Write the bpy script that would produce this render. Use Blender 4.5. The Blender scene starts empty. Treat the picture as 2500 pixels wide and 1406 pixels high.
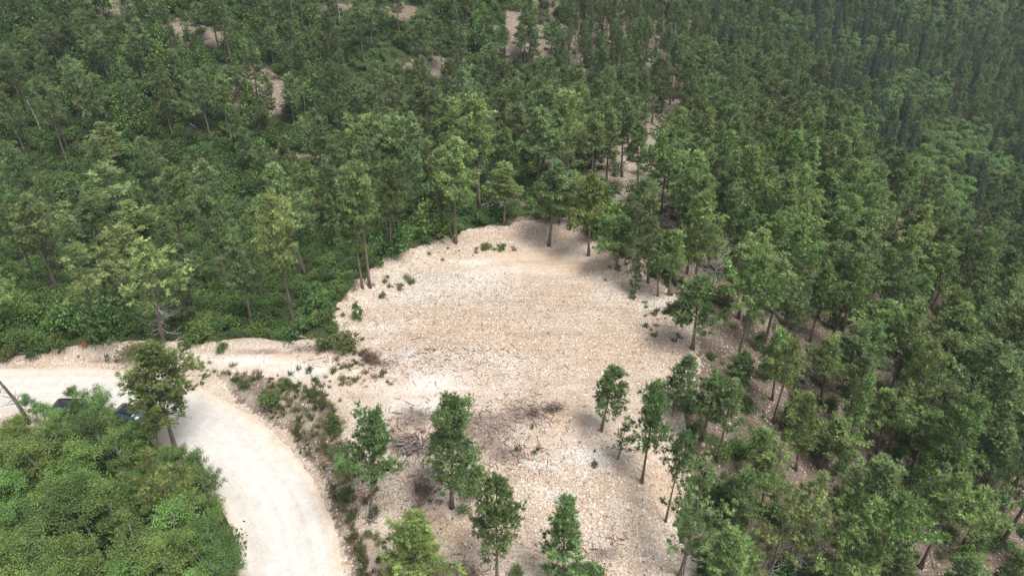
import bpy, math, random
import numpy as np
from mathutils import Vector, Matrix, Euler
S = bpy.context.scene
COL = S.collection
R_ = math.radians

# ------------------------------------------------------------------ camera, sky, sun, exposure
CAMZ = 45.0; PITCH = 34.0; FPX = 1700.0
cd = bpy.data.cameras.new('camera'); cam = bpy.data.objects.new('camera', cd); COL.objects.link(cam)
cam.location = (0, 0, CAMZ); cam.rotation_euler = (R_(90 - PITCH), 0, 0)
cd.sensor_width = 36; cd.lens = FPX / 2500 * 36; cd.clip_start = 0.5; cd.clip_end = 5000
S.camera = cam
SUN_EL, SUN_AZ = 64.0, 130.0          # azimuth clockwise from +Y
w = bpy.data.worlds.new('World'); S.world = w; w.use_nodes = True
nt = w.node_tree; nt.nodes.clear()
sky = nt.nodes.new('ShaderNodeTexSky'); sky.sky_type = 'NISHITA'; sky.sun_disc = False
sky.sun_elevation = R_(SUN_EL); sky.sun_rotation = R_(SUN_AZ); sky.dust_density = 3.0; sky.ozone_density = 1.0
bg = nt.nodes.new('ShaderNodeBackground'); bg.inputs[1].default_value = 0.11
wo = nt.nodes.new('ShaderNodeOutputWorld')
hsv = nt.nodes.new('ShaderNodeHueSaturation'); hsv.inputs['Saturation'].default_value = 0.35
nt.links.new(sky.outputs[0], hsv.inputs['Color']); nt.links.new(hsv.outputs[0], bg.inputs[0]); nt.links.new(bg.outputs[0], wo.inputs[0])
sl = bpy.data.lights.new('sun', 'SUN'); sl.energy = 2.6; sl.angle = R_(24); sl.color = (1.0, 0.96, 0.9)
so = bpy.data.objects.new('sun', sl); COL.objects.link(so)
sd = Vector((math.sin(R_(SUN_AZ)) * math.cos(R_(SUN_EL)), math.cos(R_(SUN_AZ)) * math.cos(R_(SUN_EL)), math.sin(R_(SUN_EL))))
so.rotation_euler = sd.to_track_quat('Z', 'Y').to_euler(); so.location = (60, -60, 120)
S.view_settings.view_transform = 'Standard'; S.view_settings.look = 'None'
S.view_settings.exposure = 0.45; S.view_settings.gamma = 1.0
HAZE = 0.00022

# ------------------------------------------------------------------ projection helpers
c34, s34 = math.cos(R_(PITCH)), math.sin(R_(PITCH))
def project(x, y, z):
    t = y * c34 - (z - CAMZ) * s34
    v = y * s34 + (z - CAMZ) * c34
    tt = np.where(t > 1, t, 1.0)
    return 1250 + FPX * x / tt, 703 - FPX * v / tt, t
def ray(px, py):
    a = (px - 1250) / FPX; b = (703 - py) / FPX
    return np.array([a, c34 + b * s34, -s34 + b * c34])
def pz(px, py, z):
    d = ray(px, py); t = (z - CAMZ) / d[2]
    return d[0] * t, d[1] * t, z
def inpoly(px, py, poly):
    px = np.asarray(px, float); py = np.asarray(py, float); r = np.zeros(px.shape, bool)
    n = len(poly)
    for i in range(n):
        x0, y0 = poly[i]; x1, y1 = poly[(i + 1) % n]
        if y0 == y1: continue
        cnd = ((y0 > py) != (y1 > py)) & (px < (x1 - x0) * (py - y0) / (y1 - y0) + x0)
        r ^= cnd
    return r
def segdist(x, y, poly, closed=False):
    best = np.full(np.shape(x), 1e9); n = len(poly); bt = np.zeros(np.shape(x))
    acc = 0.0
    for i in range(n if closed else n - 1):
        x0, y0 = poly[i][:2]; x1, y1 = poly[(i + 1) % n][:2]
        dx, dy = x1 - x0, y1 - y0; L2 = dx * dx + dy * dy
        t = np.clip(((x - x0) * dx + (y - y0) * dy) / L2, 0, 1)
        d = np.hypot(x - x0 - t * dx, y - y0 - t * dy)
        m = d < best
        best = np.where(m, d, best); bt = np.where(m, acc + t, bt); acc += 1
    return best, bt
def sstep(a, b, x):
    t = np.clip((x - a) / (b - a), 0, 1); return t * t * (3 - 2 * t)
# value noise
_rng = np.random.RandomState(7); _tab = _rng.rand(256, 256)
def vnoise(x, y, f, off=0):
    X = np.asarray(x) * f + 37.3 + off; Y = np.asarray(y) * f + 11.7 + off * 1.7
    xi = np.floor(X).astype(int); yi = np.floor(Y).astype(int)
    fx = X - xi; fy = Y - yi; fx = fx * fx * (3 - 2 * fx); fy = fy * fy * (3 - 2 * fy)
    g = lambda a, b: _tab[(a) % 256, (b) % 256]
    return (g(xi, yi) * (1 - fx) + g(xi + 1, yi) * fx) * (1 - fy) + (g(xi, yi + 1) * (1 - fx) + g(xi + 1, yi + 1) * fx) * fy
def fbm(x, y, f, o=4, off=0):
    r = 0; a = 0.5
    for i in range(o):
        r = r + a * (vnoise(x, y, f * 2 ** i, off + i * 5.1) - 0.5) * 2; a *= 0.5
    return r

# ------------------------------------------------------------------ terrain
CP = []
def row(py, *pairs):
    for px, z in pairs: CP.append(pz(px, py, z))
row(1480, (-100, -6.5), (300, -5), (600, -3.4), (850, -3), (1250, -3), (1600, -4.5), (2000, -8), (2600, -14))
row(1300, (0, -5.5), (300, -4.5), (600, -3), (850, -2.6), (1250, -1.6), (1600, -2.6), (2000, -6.5), (2500, -13))
row(1150, (0, -4.5), (300, -3.5), (600, -2.6), (850, -1.2), (1100, -.2), (1350, -.1), (1600, -.8), (1750, -2), (2000, -5.5), (2500, -14))
row(1000, (-100, -2.2), (100, -2), (400, -1.9), (650, -1.6), (850, -.2), (1250, 0), (1600, 0), (1750, -1), (2000, -5), (2500, -16))
row(900, (0, -1.5), (300, -1.4), (500, -1.1), (700, -.6), (850, 0), (1250, 0), (1600, 0), (1720, -.6), (2000, -5.5), (2500, -18))
row(850, (100, -.7), (250, -.2), (450, -.3), (600, -.2), (750, -.1))
row(780, (-100, -3.2), (200, -3), (400, -3.6), (600, -3.4), (740, -2.6), (1250, 0), (1600, 0), (2000, -7), (2500, -22))
row(680, (0, -6.5), (400, -6.5), (700, -5.5), (950, -0.2), (1250, 0), (1500, 0), (1750, -2.5), (2000, -8.5), (2500, -28))
row(540, (0, -9.5), (400, -10), (700, -9), (900, -6.5), (1100, -3.5), (1290, -1.4), (1500, -1.6), (1750, -5), (2050, -12), (2250, -20), (2500, -34))
row(400, (0, -10), (400, -11), (700, -10), (1000, -7), (1290, -3.2), (1560, -4), (1750, -8), (2000, -16), (2250, -29), (2500, -40))
row(250, (0, -4), (400, -3), (650, -2.5), (850, -6.5), (1100, -9), (1400, -9), (1680, -9), (1900, -15), (2100, -27), (2300, -36), (2500, -39))
row(100, (0, 3), (400, 4.5), (800, 2.5), (1250, -1), (1500, -3), (1750, -9), (2000, -19), (2250, -28), (2500, -30))
row(0, (0, 8), (400, 10), (800, 8), (1250, 5), (1500, 2), (1750, -3), (2000, -12), (2500, -20))
row(-150, (0, 17), (600, 18), (1250, 15), (1700, 8), (2100, 0), (2500, -6))
CP = np.array(CP)
CP = np.vstack([CP, [[-25, 2, -6], [0, 2, -9], [30, 2, -12], [60, 5, -20], [-60, 20, -8]]])
SC = 60.0
def _U(r2): return np.where(r2 > 1e-12, r2 * np.log(np.maximum(r2, 1e-12)), 0)
_P = CP[:, :2] / SC; _n = len(_P)
_K = _U(((_P[:, None] - _P[None]) ** 2).sum(-1)) + np.eye(_n) * 0.002
_A = np.zeros((_n + 3, _n + 3)); _A[:_n, :_n] = _K; _A[:_n, _n] = 1; _A[:_n, _n + 1:] = _P; _A[_n, :_n] = 1; _A[_n + 1:, :_n] = _P.T
_wt = np.linalg.solve(_A, np.concatenate([CP[:, 2], np.zeros(3)]))
def tps(x, y):
    x = np.clip(x, -150, 260); y = np.clip(y, 0, 400)
    X = np.ravel(x) / SC; Y = np.ravel(y) / SC; out = np.empty(X.shape)
    for i in range(0, len(X), 20000):
        a, b = X[i:i + 20000], Y[i:i + 20000]
        r2 = (a[:, None] - _P[None, :, 0]) ** 2 + (b[:, None] - _P[None, :, 1]) ** 2
        out[i:i + 20000] = _U(r2) @ _wt[:_n] + _wt[_n] + a * _wt[_n + 1] + b * _wt[_n + 2]
    return out.reshape(np.shape(x))
PAD = [pz(a, b, 0)[:2] for a, b in [(812, 760), (850, 715), (905, 672), (965, 628), (1080, 585), (1180, 560), (1290, 549), (1400, 570), (1480, 615),
       (1560, 665), (1640, 715), (1690, 790), (1695, 900), (1650, 1000), (1540, 1080), (1420, 1110), (1200, 1100), (1000, 1060), (880, 1020), (800, 940), (790, 860)]]
RIM = [pz(a, b, 0)[:2] for a, b in [(780, 800), (812, 760), (850, 715), (905, 672), (965, 628), (1080, 585), (1180, 560), (1290, 549), (1400, 570), (1480, 615), (1530, 650)]]
_road_px = [(-420, 985, -1.6), (-200, 968, -1.6), (0, 960, -1.7), (150, 957, -1.75), (300, 970, -1.8), (420, 1008, -1.95), (530, 1070, -2.2), (615, 1150, -2.5), (672, 1240, -2.8), (700, 1330, -3.0), (716, 1430, -3.25), (722, 1560, -3.6), (715, 1800, -4.2)]
ROAD = [pz(a, b, z) for a, b, z in _road_px]
# smooth the road line
def smoothline(P, n=8):
    P = [np.array(p) for p in P]; out = []
    for i in range(len(P) - 1):
        p0 = P[max(i - 1, 0)]; p1 = P[i]; p2 = P[i + 1]; p3 = P[min(i + 2, len(P) - 1)]
        for k in range(n):
            t = k / n
            out.append(0.5 * ((2 * p1) + (-p0 + p2) * t + (2 * p0 - 5 * p1 + 4 * p2 - p3) * t * t + (-p0 + 3 * p1 - 3 * p2 + p3) * t ** 3))
    out.append(P[-1]); return np.array(out)
RL = smoothline(ROAD, 6)
ROADW = 3.7
BERM = [pz(a, b, -.6)[:2] for a, b in [(-150, 905), (0, 885), (110, 876), (200, 850), (290, 845), (430, 850), (520, 842), (600, 834), (680, 838), (740, 838), (790, 825)]]
def H(x, y):
    x = np.asarray(x, float); y = np.asarray(y, float)
    z = tps(x, y)
    far = sstep(70, 130, np.hypot(x, y - 50))
    z = z + fbm(x, y, 0.045, 3) * (0.5 + 1.3 * far) + fbm(x, y, 0.35, 3, 3) * 0.22
    # clearing
    d, _ = segdist(x, y, PAD, True); sd_ = np.where(inpoly(x, y, PAD), d, -d)
    k = sstep(-3.0, 1.0, sd_)
    rd, _ = segdist(x, y, RIM)
    wl = sstep(54, 62, y)
    berm = 1.5 * np.exp(-(rd / 3.0) ** 2) * wl * (0.8 + 0.5 * vnoise(x, y, 0.25))
    padz = 0.02 + fbm(x, y, 0.12, 3, 9) * 0.22 + fbm(x, y, 0.7, 2, 4) * 0.07
    near = sstep(44, 50, y)
    z = z * (1 - k * near) + padz * k * near + berm
    # falling off outside the far rim
    z = z - np.where(sd_ < 0, 1, 0) * wl * np.minimum(-sd_, 4) * 0.35 * np.exp(-(np.maximum(-sd_ - 3, 0) / 6) ** 2) * (x < 14)
    # roadside berm at left
    bd, _ = segdist(x, y, BERM)
    z = z + 0.75 * np.exp(-(bd / 1.3) ** 2) * (0.7 + 0.6 * vnoise(x, y, 0.5, 2))
    # gullies on the near bank
    g = np.abs(fbm(x * 1.0 + 0.5 * y, y * 0.35, 0.28, 2, 17))
    bank = sstep(50, 46, y) * sstep(-14, -10, x) * sstep(30, 24, x)
    z = z - bank * (0.35 - np.minimum(g, .35)) * 0.9
    # road bed
    dr, bt = segdist(x, y, RL)
    zr = np.interp(bt, np.arange(len(RL)), RL[:, 2])
    k = sstep(ROADW + 2.6, ROADW + 0.2, dr)
    z = z * (1 - k) + zr * k
    # level far away
    fe = sstep(450, 900, np.hypot(x - 50, y - 150))
    return z * (1 - fe) + 10 * fe
def W(px, py):
    """where the view ray through a photo pixel meets the terrain"""
    d = ray(px, py); t = np.concatenate([np.arange(25, 140, .4), np.arange(140, 420, 1.5)])
    X, Y, Z = d[0] * t, d[1] * t, CAMZ + d[2] * t
    g = Z - H(X, Y); i = np.argmax(g < 0)
    if g[i] >= 0: i = len(t) - 1
    a = g[i - 1] / (g[i - 1] - g[i]) if i > 0 else 0
    tt = t[i - 1] + a * (t[i] - t[i - 1])
    x, y = d[0] * tt, d[1] * tt
    return float(x), float(y), float(H(np.array([x]), np.array([y]))[0])
def Hs(x, y): return float(H(np.array([float(x)]), np.array([float(y)]))[0])

# ------------------------------------------------------------------ object helpers
def tag(o, label=None, cat=None, group=None, kind=None):
    if label: o['label'] = label
    if cat: o['category'] = cat
    if group: o['group'] = group
    if kind: o['kind'] = kind
    return o
def empty(name, loc, rot=(0, 0, 0), scale=(1, 1, 1)):
    o = bpy.data.objects.new(name, None); o.empty_display_size = 0.3; COL.objects.link(o)
    o.location = loc; o.rotation_euler = rot; o.scale = scale; return o
def link(name, mesh, parent=None, loc=None, color=None):
    o = bpy.data.objects.new(name, mesh); COL.objects.link(o)
    if parent is not None: o.parent = parent
    if loc is not None: o.location = loc
    if color is not None: o.color = (*color, 1)
    return o
def mkmesh(name, V, F, mat, col=None, smooth=False, matidx=None):
    V = np.asarray(V, np.float32).reshape(-1, 3); F = np.asarray(F, np.int32)
    k = F.shape[1]
    m = bpy.data.meshes.new(name)
    m.vertices.add(len(V)); m.vertices.foreach_set('co', V.ravel())
    m.loops.add(F.size); m.loops.foreach_set('vertex_index', F.ravel())
    m.polygons.add(len(F)); m.polygons.foreach_set('loop_start', np.arange(0, F.size, k, dtype=np.int32))
    m.polygons.foreach_set('loop_total', np.full(len(F), k, np.int32))
    if smooth: m.polygons.foreach_set('use_smooth', np.ones(len(F), bool))
    for q in (mat if isinstance(mat, (list, tuple)) else [mat]): m.materials.append(q)
    if col is not None:
        a = m.color_attributes.new('Col', 'FLOAT_COLOR', 'POINT')
        cc = np.ones((len(V), 4), np.float32); cc[:, :3] = col; a.data.foreach_set('color', cc.ravel())
    m.update(calc_edges=True); return m
def _ico():
    import bmesh
    bm = bmesh.new(); bmesh.ops.create_icosphere(bm, subdivisions=2, radius=1); V = np.array([v.co[:] for v in bm.verts]); F = np.array([[v.index for v in f.verts] for f in bm.faces]); bm.free(); return V, F
ICO = _ico()
class MB:
    def __init__(s): s.V = []; s.F = []; s.C = []; s.n = 0
    def add(s, V, F, col=(1, 1, 1)):
        V = np.asarray(V, float).reshape(-1, 3); F = np.asarray(F, int).reshape(-1, 3)
        c = np.broadcast_to(np.asarray(col, float), V.shape)
        s.V.append(V); s.F.append(F + s.n); s.C.append(c); s.n += len(V)
    def tube(s, P, r, k=6, col=(1, 1, 1), cap=True):
        P = np.asarray(P, float); n = len(P); r = np.broadcast_to(np.asarray(r, float), (n,))
        T = np.gradient(P, axis=0); T /= np.linalg.norm(T, axis=1)[:, None] + 1e-9
        ref = np.array([0, 0, 1.0]) if abs(T[0, 2]) < 0.8 else np.array([1.0, 0, 0])
        A = np.cross(T, ref); A /= np.linalg.norm(A, axis=1)[:, None] + 1e-9; B = np.cross(T, A)
        a = np.arange(k) * 2 * math.pi / k
        V = P[:, None] + r[:, None, None] * (np.cos(a)[None, :, None] * A[:, None] + np.sin(a)[None, :, None] * B[:, None])
        V = V.reshape(-1, 3); F = []
        for i in range(n - 1):
            for j in range(k):
                p, q = i * k + j, i * k + (j + 1) % k
                F += [(p, q, q + k), (p, q + k, p + k)]
        if cap:
            for j in range(1, k - 1): F += [((n - 1) * k, (n - 1) * k + j, (n - 1) * k + j + 1), (0, j + 1, j)]
        s.add(V, F, col)
    def blades(s, C, D, L, Wd, col, rng):
        """thin triangular needles/leaves: base centres C, directions D"""
        n = len(C); D = D / (np.linalg.norm(D, axis=1)[:, None] + 1e-9)
        rv = rng.normal(size=(n, 3)); P = np.cross(D, rv); P /= np.linalg.norm(P, axis=1)[:, None] + 1e-9
        L = np.broadcast_to(L, (n,))[:, None]; Wd = np.broadcast_to(Wd, (n,))[:, None]
        V = np.stack([C - P * Wd / 2, C + P * Wd / 2, C + D * L], 1).reshape(-1, 3)
        F = np.arange(3 * n).reshape(-1, 3)
        col = np.broadcast_to(np.asarray(col, float), (n, 3)); s.add(V, F, np.repeat(col, 3, 0))
    def tufts(s, C, rad, col, rng, zf=.75):
        """spiky needle balls: an icosphere whose points stand out unevenly"""
        n = len(C); B, Fc = ICO; m = len(B)
        sp = rng.uniform(.3, 1.5, (n, m, 1)); rad = np.broadcast_to(rad, (n,))[:, None, None]
        V = B[None] * sp * rad * np.array([1, 1, zf]) + C[:, None]
        F = (Fc[None] + (np.arange(n) * m)[:, None, None]).reshape(-1, 3)
        cc = np.broadcast_to(np.asarray(col, float), (n, 3))[:, None] * rng.uniform(.75, 1.2, (n, m, 1)); s.add(V.reshape(-1, 3), F, cc.reshape(-1, 3))
    def leaves(s, C, N, size, col, rng):
        """diamond leaves facing N"""
        n = len(C); N = N / (np.linalg.norm(N, axis=1)[:, None] + 1e-9)
        rv = rng.normal(size=(n, 3)); A = np.cross(N, rv); A /= np.linalg.norm(A, axis=1)[:, None] + 1e-9; B = np.cross(N, A)
        sz = np.broadcast_to(size, (n,))[:, None]
        V = np.stack([C - A * sz * .5, C + B * sz * .33, C + A * sz * .5, C - B * sz * .33], 1).reshape(-1, 3)
        i = np.arange(n)[:, None] * 4
        F = np.concatenate([i + np.array([[0, 1, 2]]), i + np.array([[0, 2, 3]])])
        col = np.broadcast_to(np.asarray(col, float), (n, 3)); s.add(V, F, np.repeat(col, 4, 0))
    def box(s, c, d, col=(1, 1, 1), rot=0):
        x, y, z = d; V = np.array([(a * x / 2, b * y / 2, e * z / 2) for a in (-1, 1) for b in (-1, 1) for e in (-1, 1)])
        cr, sr = math.cos(rot), math.sin(rot); V = V @ np.array([[cr, sr, 0], [-sr, cr, 0], [0, 0, 1]]) + np.array(c)
        F = [(0, 1, 3), (0, 3, 2), (4, 6, 7), (4, 7, 5), (0, 4, 5), (0, 5, 1), (2, 3, 7), (2, 7, 6), (0, 2, 6), (0, 6, 4), (1, 5, 7), (1, 7, 3)]
        s.add(V, F, col)
    def mesh(s, name, mat, smooth=False):
        return mkmesh(name, np.vstack(s.V), np.vstack(s.F), mat, np.vstack(s.C), smooth)

# ------------------------------------------------------------------ materials
def newmat(name):
    m = bpy.data.materials.new(name); m.use_nodes = True; nt = m.node_tree; nt.nodes.clear()
    return m, nt, nt.nodes, nt.links
def N(nodes, t, **kw):
    n = nodes.new(t)
    for k, v in kw.items(): setattr(n, k, v)
    return n
def mixc(nodes, links, fac, a, b, mode='MIX'):
    n = nodes.new('ShaderNodeMix'); n.data_type = 'RGBA'; n.blend_type = mode
    for v, i in ((fac, 0), (a, 6), (b, 7)):
        if hasattr(v, 'is_linked') or hasattr(v, 'links'): links.new(v, n.inputs[i])
        elif i == 0: n.inputs[0].default_value = v
        else: n.inputs[i].default_value = (*v, 1)
    return n.outputs[2]
def mth(nodes, links, op, a, b=None, cl=False):
    n = nodes.new('ShaderNodeMath'); n.operation = op; n.use_clamp = cl
    for v, i in ((a, 0), (b, 1)):
        if v is None: continue
        if hasattr(v, 'links'): links.new(v, n.inputs[i])
        else: n.inputs[i].default_value = v
    return n.outputs[0]
def ramp(nodes, links, fac, stops):
    n = nodes.new('ShaderNodeValToRGB'); links.new(fac, n.inputs[0]); e = n.color_ramp.elements
    while len(e) < len(stops): e.new(0.5)
    for q, (p, c) in zip(e, stops): q.position = p; q.color = (*c, 1) if len(c) == 3 else c
    return n.outputs[0]
def foliage_mat(name, hue=0.0, transl=0.25, rough=0.55):
    m, nt, ns, ls = newmat(name)
    at = N(ns, 'ShaderNodeAttribute', attribute_name='Col'); oi = N(ns, 'ShaderNodeObjectInfo')
    c = mixc(ns, ls, 1.0, at.outputs['Color'], oi.outputs['Color'], 'MULTIPLY')
    h = ns.new('ShaderNodeHueSaturation'); ls.new(c, h.inputs['Color']); h.inputs['Saturation'].default_value = 0.93
    a = mth(ns, ls, 'MULTIPLY_ADD', oi.outputs['Random'], 0.03); a.node.inputs[2].default_value = 0.49; ls.new(a, h.inputs['Hue'])
    b = mth(ns, ls, 'MULTIPLY_ADD', oi.outputs['Random'], 0.4); b.node.inputs[2].default_value = 0.8; ls.new(b, h.inputs['Value'])
    p = ns.new('ShaderNodeBsdfPrincipled'); ls.new(h.outputs[0], p.inputs['Base Color']); p.inputs['Roughness'].default_value = rough
    p.inputs['Specular IOR Level'].default_value = 0.3
    t = ns.new('ShaderNodeBsdfTranslucent'); ls.new(h.outputs[0], t.inputs[0])
    mx = ns.new('ShaderNodeMixShader'); mx.inputs[0].default_value = transl; ls.new(p.outputs[0], mx.inputs[1]); ls.new(t.outputs[0], mx.inputs[2])
    o = ns.new('ShaderNodeOutputMaterial'); ls.new(mx.outputs[0], o.inputs[0]); return m
def bark_mat(name, a, b, sc=6.0, zs=0.25):
    m, nt, ns, ls = newmat(name)
    tc = ns.new('ShaderNodeTexCoord'); mp = ns.new('ShaderNodeMapping'); mp.inputs['Scale'].default_value = (1, 1, zs); ls.new(tc.outputs['Object'], mp.inputs[0])
    no = ns.new('ShaderNodeTexNoise'); no.inputs['Scale'].default_value = sc; no.inputs['Detail'].default_value = 5; ls.new(mp.outputs[0], no.inputs[0])
    c = ramp(ns, ls, no.outputs[0], [(0.35, a), (0.65, b)])
    at = N(ns, 'ShaderNodeAttribute', attribute_name='Col'); c = mixc(ns, ls, 1.0, c, at.outputs['Color'], 'MULTIPLY')
    p = ns.new('ShaderNodeBsdfPrincipled'); ls.new(c, p.inputs['Base Color']); p.inputs['Roughness'].default_value = 0.9
    bp = ns.new('ShaderNodeBump'); bp.inputs['Strength'].default_value = 0.6; bp.inputs['Distance'].default_value = 0.05; ls.new(no.outputs[0], bp.inputs['Height']); ls.new(bp.outputs[0], p.inputs['Normal'])
    o = ns.new('ShaderNodeOutputMaterial'); ls.new(p.outputs[0], o.inputs[0]); return m
def plain(name, col, rough=0.6, metal=0.0, coat=0.0, nz=0.15, sc=20):
    m, nt, ns, ls = newmat(name)
    tc = ns.new('ShaderNodeTexCoord'); no = ns.new('ShaderNodeTexNoise'); no.inputs['Scale'].default_value = sc; ls.new(tc.outputs['Object'], no.inputs[0])
    c = mixc(ns, ls, no.outputs[0], tuple(v * (1 - nz) for v in col), tuple(min(1, v * (1 + nz)) for v in col))
    p = ns.new('ShaderNodeBsdfPrincipled'); ls.new(c, p.inputs['Base Color']); p.inputs['Roughness'].default_value = rough; p.inputs['Metallic'].default_value = metal
    p.inputs['Coat Weight'].default_value = coat
    o = ns.new('ShaderNodeOutputMaterial'); ls.new(p.outputs[0], o.inputs[0]); return m
def vcol_mat(name, rough=0.85):
    m, nt, ns, ls = newmat(name)
    at = N(ns, 'ShaderNodeAttribute', attribute_name='Col'); p = ns.new('ShaderNodeBsdfPrincipled')
    tc = ns.new('ShaderNodeTexCoord'); no = ns.new('ShaderNodeTexNoise'); no.inputs['Scale'].default_value = 9; no.inputs['Detail'].default_value = 4; ls.new(tc.outputs['Object'], no.inputs[0])
    k = ramp(ns, ls, no.outputs[0], [(0.3, (.7, .7, .7)), (0.7, (1.15, 1.15, 1.15))])
    c = mixc(ns, ls, 1.0, at.outputs['Color'], k, 'MULTIPLY')
    ls.new(c, p.inputs['Base Color']); p.inputs['Roughness'].default_value = rough
    o = ns.new('ShaderNodeOutputMaterial'); ls.new(p.outputs[0], o.inputs[0]); return m
M_needle = foliage_mat('pine_needles', transl=0.08)
M_leaf = foliage_mat('broad_leaves', transl=0.18)
M_bark = bark_mat('pine_bark', (.11, .083, .07), (.25, .2, .17))
M_pale = bark_mat('aspen_bark', (.32, .32, .27), (.55, .54, .47), 4, 0.6)
M_dead = bark_mat('dead_wood', (.28, .26, .25), (.5, .48, .46), 5, 0.3)
M_vc = vcol_mat('weathered_matter')

# ground material: masks on the terrain mesh say where gravel, green cover, dug soil, white fines and orange clay lie
def ground_mat():
    m, nt, ns, ls = newmat('hillside_ground')
    tc = ns.new('ShaderNodeTexCoord'); P = tc.outputs['Object']
    def noise(sc, det=4, rough=0.55, off=None):
        n = ns.new('ShaderNodeTexNoise'); n.inputs['Scale'].default_value = sc; n.inputs['Detail'].default_value = det; n.inputs['Roughness'].default_value = rough
        if off:
            mp = ns.new('ShaderNodeMapping'); mp.inputs['Location'].default_value = off; ls.new(P, mp.inputs[0]); ls.new(mp.outputs[0], n.inputs[0])
        else: ls.new(P, n.inputs[0])
        return n.outputs[0]
    def voro(sc, feature='F1'):
        v = ns.new('ShaderNodeTexVoronoi'); v.inputs['Scale'].default_value = sc; v.feature = feature; ls.new(P, v.inputs[0]); return v
    A = N(ns, 'ShaderNodeAttribute', attribute_name='masks'); sA = ns.new('ShaderNodeSeparateColor'); ls.new(A.outputs['Color'], sA.inputs[0])
    B = N(ns, 'ShaderNodeAttribute', attribute_name='tints'); sB = ns.new('ShaderNodeSeparateColor'); ls.new(B.outputs['Color'], sB.inputs[0])
    g, gr, dirt = sA.outputs; wh, org, st = sB.outputs
    big = noise(0.08, 4); mid = noise(0.5, 5, .6, (9, 3, 0)); fine = noise(5, 6, .7); fin2 = noise(14, 4, .7, (3, 8, 1))
    # gravel fines
    base = ramp(ns, ls, mid, [(0.32, (.51, .41, .325)), (0.5, (.61, .515, .43)), (0.66, (.70, .62, .54))])
    f = mth(ns, ls, 'MULTIPLY_ADD', fine, 0.9); f.node.inputs[2].default_value = -0.45
    whf = mth(ns, ls, 'ADD', wh, mth(ns, ls, 'MULTIPLY', f, 0.5), True); whf = mth(ns, ls, 'MULTIPLY', whf, wh, True)
    base = mixc(ns, ls, whf, base, (.76, .735, .69))
    orf = mth(ns, ls, 'MULTIPLY', org, mth(ns, ls, 'ADD', mid, 0.3), True)
    base = mixc(ns, ls, orf, base, (.60, .39, .20))
    fk = ramp(ns, ls, fine, [(0.3, (.72, .70, .68)), (0.62, (1.12, 1.12, 1.12))]); base = mixc(ns, ls, 1.0, base, fk, 'MULTIPLY')
    # stones in the gravel: two sizes, each cell its own colour
    scol = [(0.0, (.74, .70, .65)), (0.2, (.66, .57, .48)), (0.42, (.54, .40, .28)), (0.58, (.46, .26, .11)), (0.74, (.76, .74, .72)), (0.83, (.20, .16, .13)), (0.94, (.38, .33, .30))]
    def stones(sc, dens, c_in):
        v = voro(sc); sp = ns.new('ShaderNodeSeparateColor'); ls.new(v.outputs['Color'], sp.inputs[0])
        cc = ramp(ns, ls, sp.outputs[0], scol); cc.node.color_ramp.interpolation = 'CONSTANT'
        on = mth(ns, ls, 'LESS_THAN', sp.outputs[1], dens); rim = mth(ns, ls, 'LESS_THAN', v.outputs['Distance'], 0.42)
        fac = mth(ns, ls, 'MULTIPLY', mth(ns, ls, 'MULTIPLY', on, rim), 0.85)
        return mixc(ns, ls, fac, c_in, cc), mth(ns, ls, 'MULTIPLY', fac, mth(ns, ls, 'SUBTRACT', 0.5, v.outputs['Distance']))
    ve = voro(9.0); gap = mth(ns, ls, 'MULTIPLY', mth(ns, ls, 'GREATER_THAN', ve.outputs['Distance'], .52), st); base = mixc(ns, ls, mth(ns, ls, 'MULTIPLY', gap, .8), base, (.26, .19, .13))
    sdens = mth(ns, ls, 'MULTIPLY', st, mth(ns, ls, 'ADD', mid, 0.35), True)
    grv, h1 = stones(7.0, sdens, base)
    grv, h2 = stones(3.6, mth(ns, ls, 'MULTIPLY', sdens, 0.5), grv)
    mpz = ns.new('ShaderNodeMapping'); mpz.inputs['Scale'].default_value = (.12, 1.1, 1); mpz.inputs['Rotation'].default_value = (0, 0, 1.0); ls.new(P, mpz.inputs[0])
    nz = ns.new('ShaderNodeTexNoise'); nz.inputs['Scale'].default_value = 1.3; nz.inputs['Detail'].default_value = 3; nz.inputs['Distortion'].default_value = .4; ls.new(mpz.outputs[0], nz.inputs[0])
    grv = mixc(ns, ls, 1.0, grv, ramp(ns, ls, nz.outputs[0], [(0.35, (.91, .90, .885)), (0.52, (1, 1, 1)), (0.7, (1.06, 1.06, 1.07))]), 'MULTIPLY')
    # dug dark soil
    dm = mth(ns, ls, 'MULTIPLY_ADD', mid, 1.8); dm.node.inputs[2].default_value = -0.95
    df = mth(ns, ls, 'ADD', mth(ns, ls, 'MULTIPLY', dirt, 1.6), dm); df = mth(ns, ls, 'MULTIPLY', df, dirt, True); df = mth(ns, ls, 'MULTIPLY', df, 1.7, True)
    grv = mixc(ns, ls, df, grv, ramp(ns, ls, fine, [(0.35, (.17, .13, .11)), (0.65, (.36, .29, .245))]))
    # forest floor: needle litter, pinkish soil, pale rock crumbs
    litter = ramp(ns, ls, fine, [(0.32, (.085, .064, .05)), (0.5, (.19, .145, .115)), (0.68, (.33, .265, .215))])
    litter = mixc(ns, ls, mth(ns, ls, 'MULTIPLY', wh, 0.8), litter, ramp(ns, ls, fine, [(0.3, (.32, .25, .2)), (0.6, (.54, .46, .385))]))
    litter, h3 = stones(5.0, 0.2, litter)
    # moss and low herbs
    green = ramp(ns, ls, fin2, [(0.34, (.012, .022, .008)), (0.46, (.035, .055, .018)), (0.56, (.07, .095, .035)), (0.68, (.16, .15, .08))])
    gm = mth(ns, ls, 'ADD', gr, mth(ns, ls, 'MULTIPLY', mid, 2.4)); gm.node.inputs[0]  # sum
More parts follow.
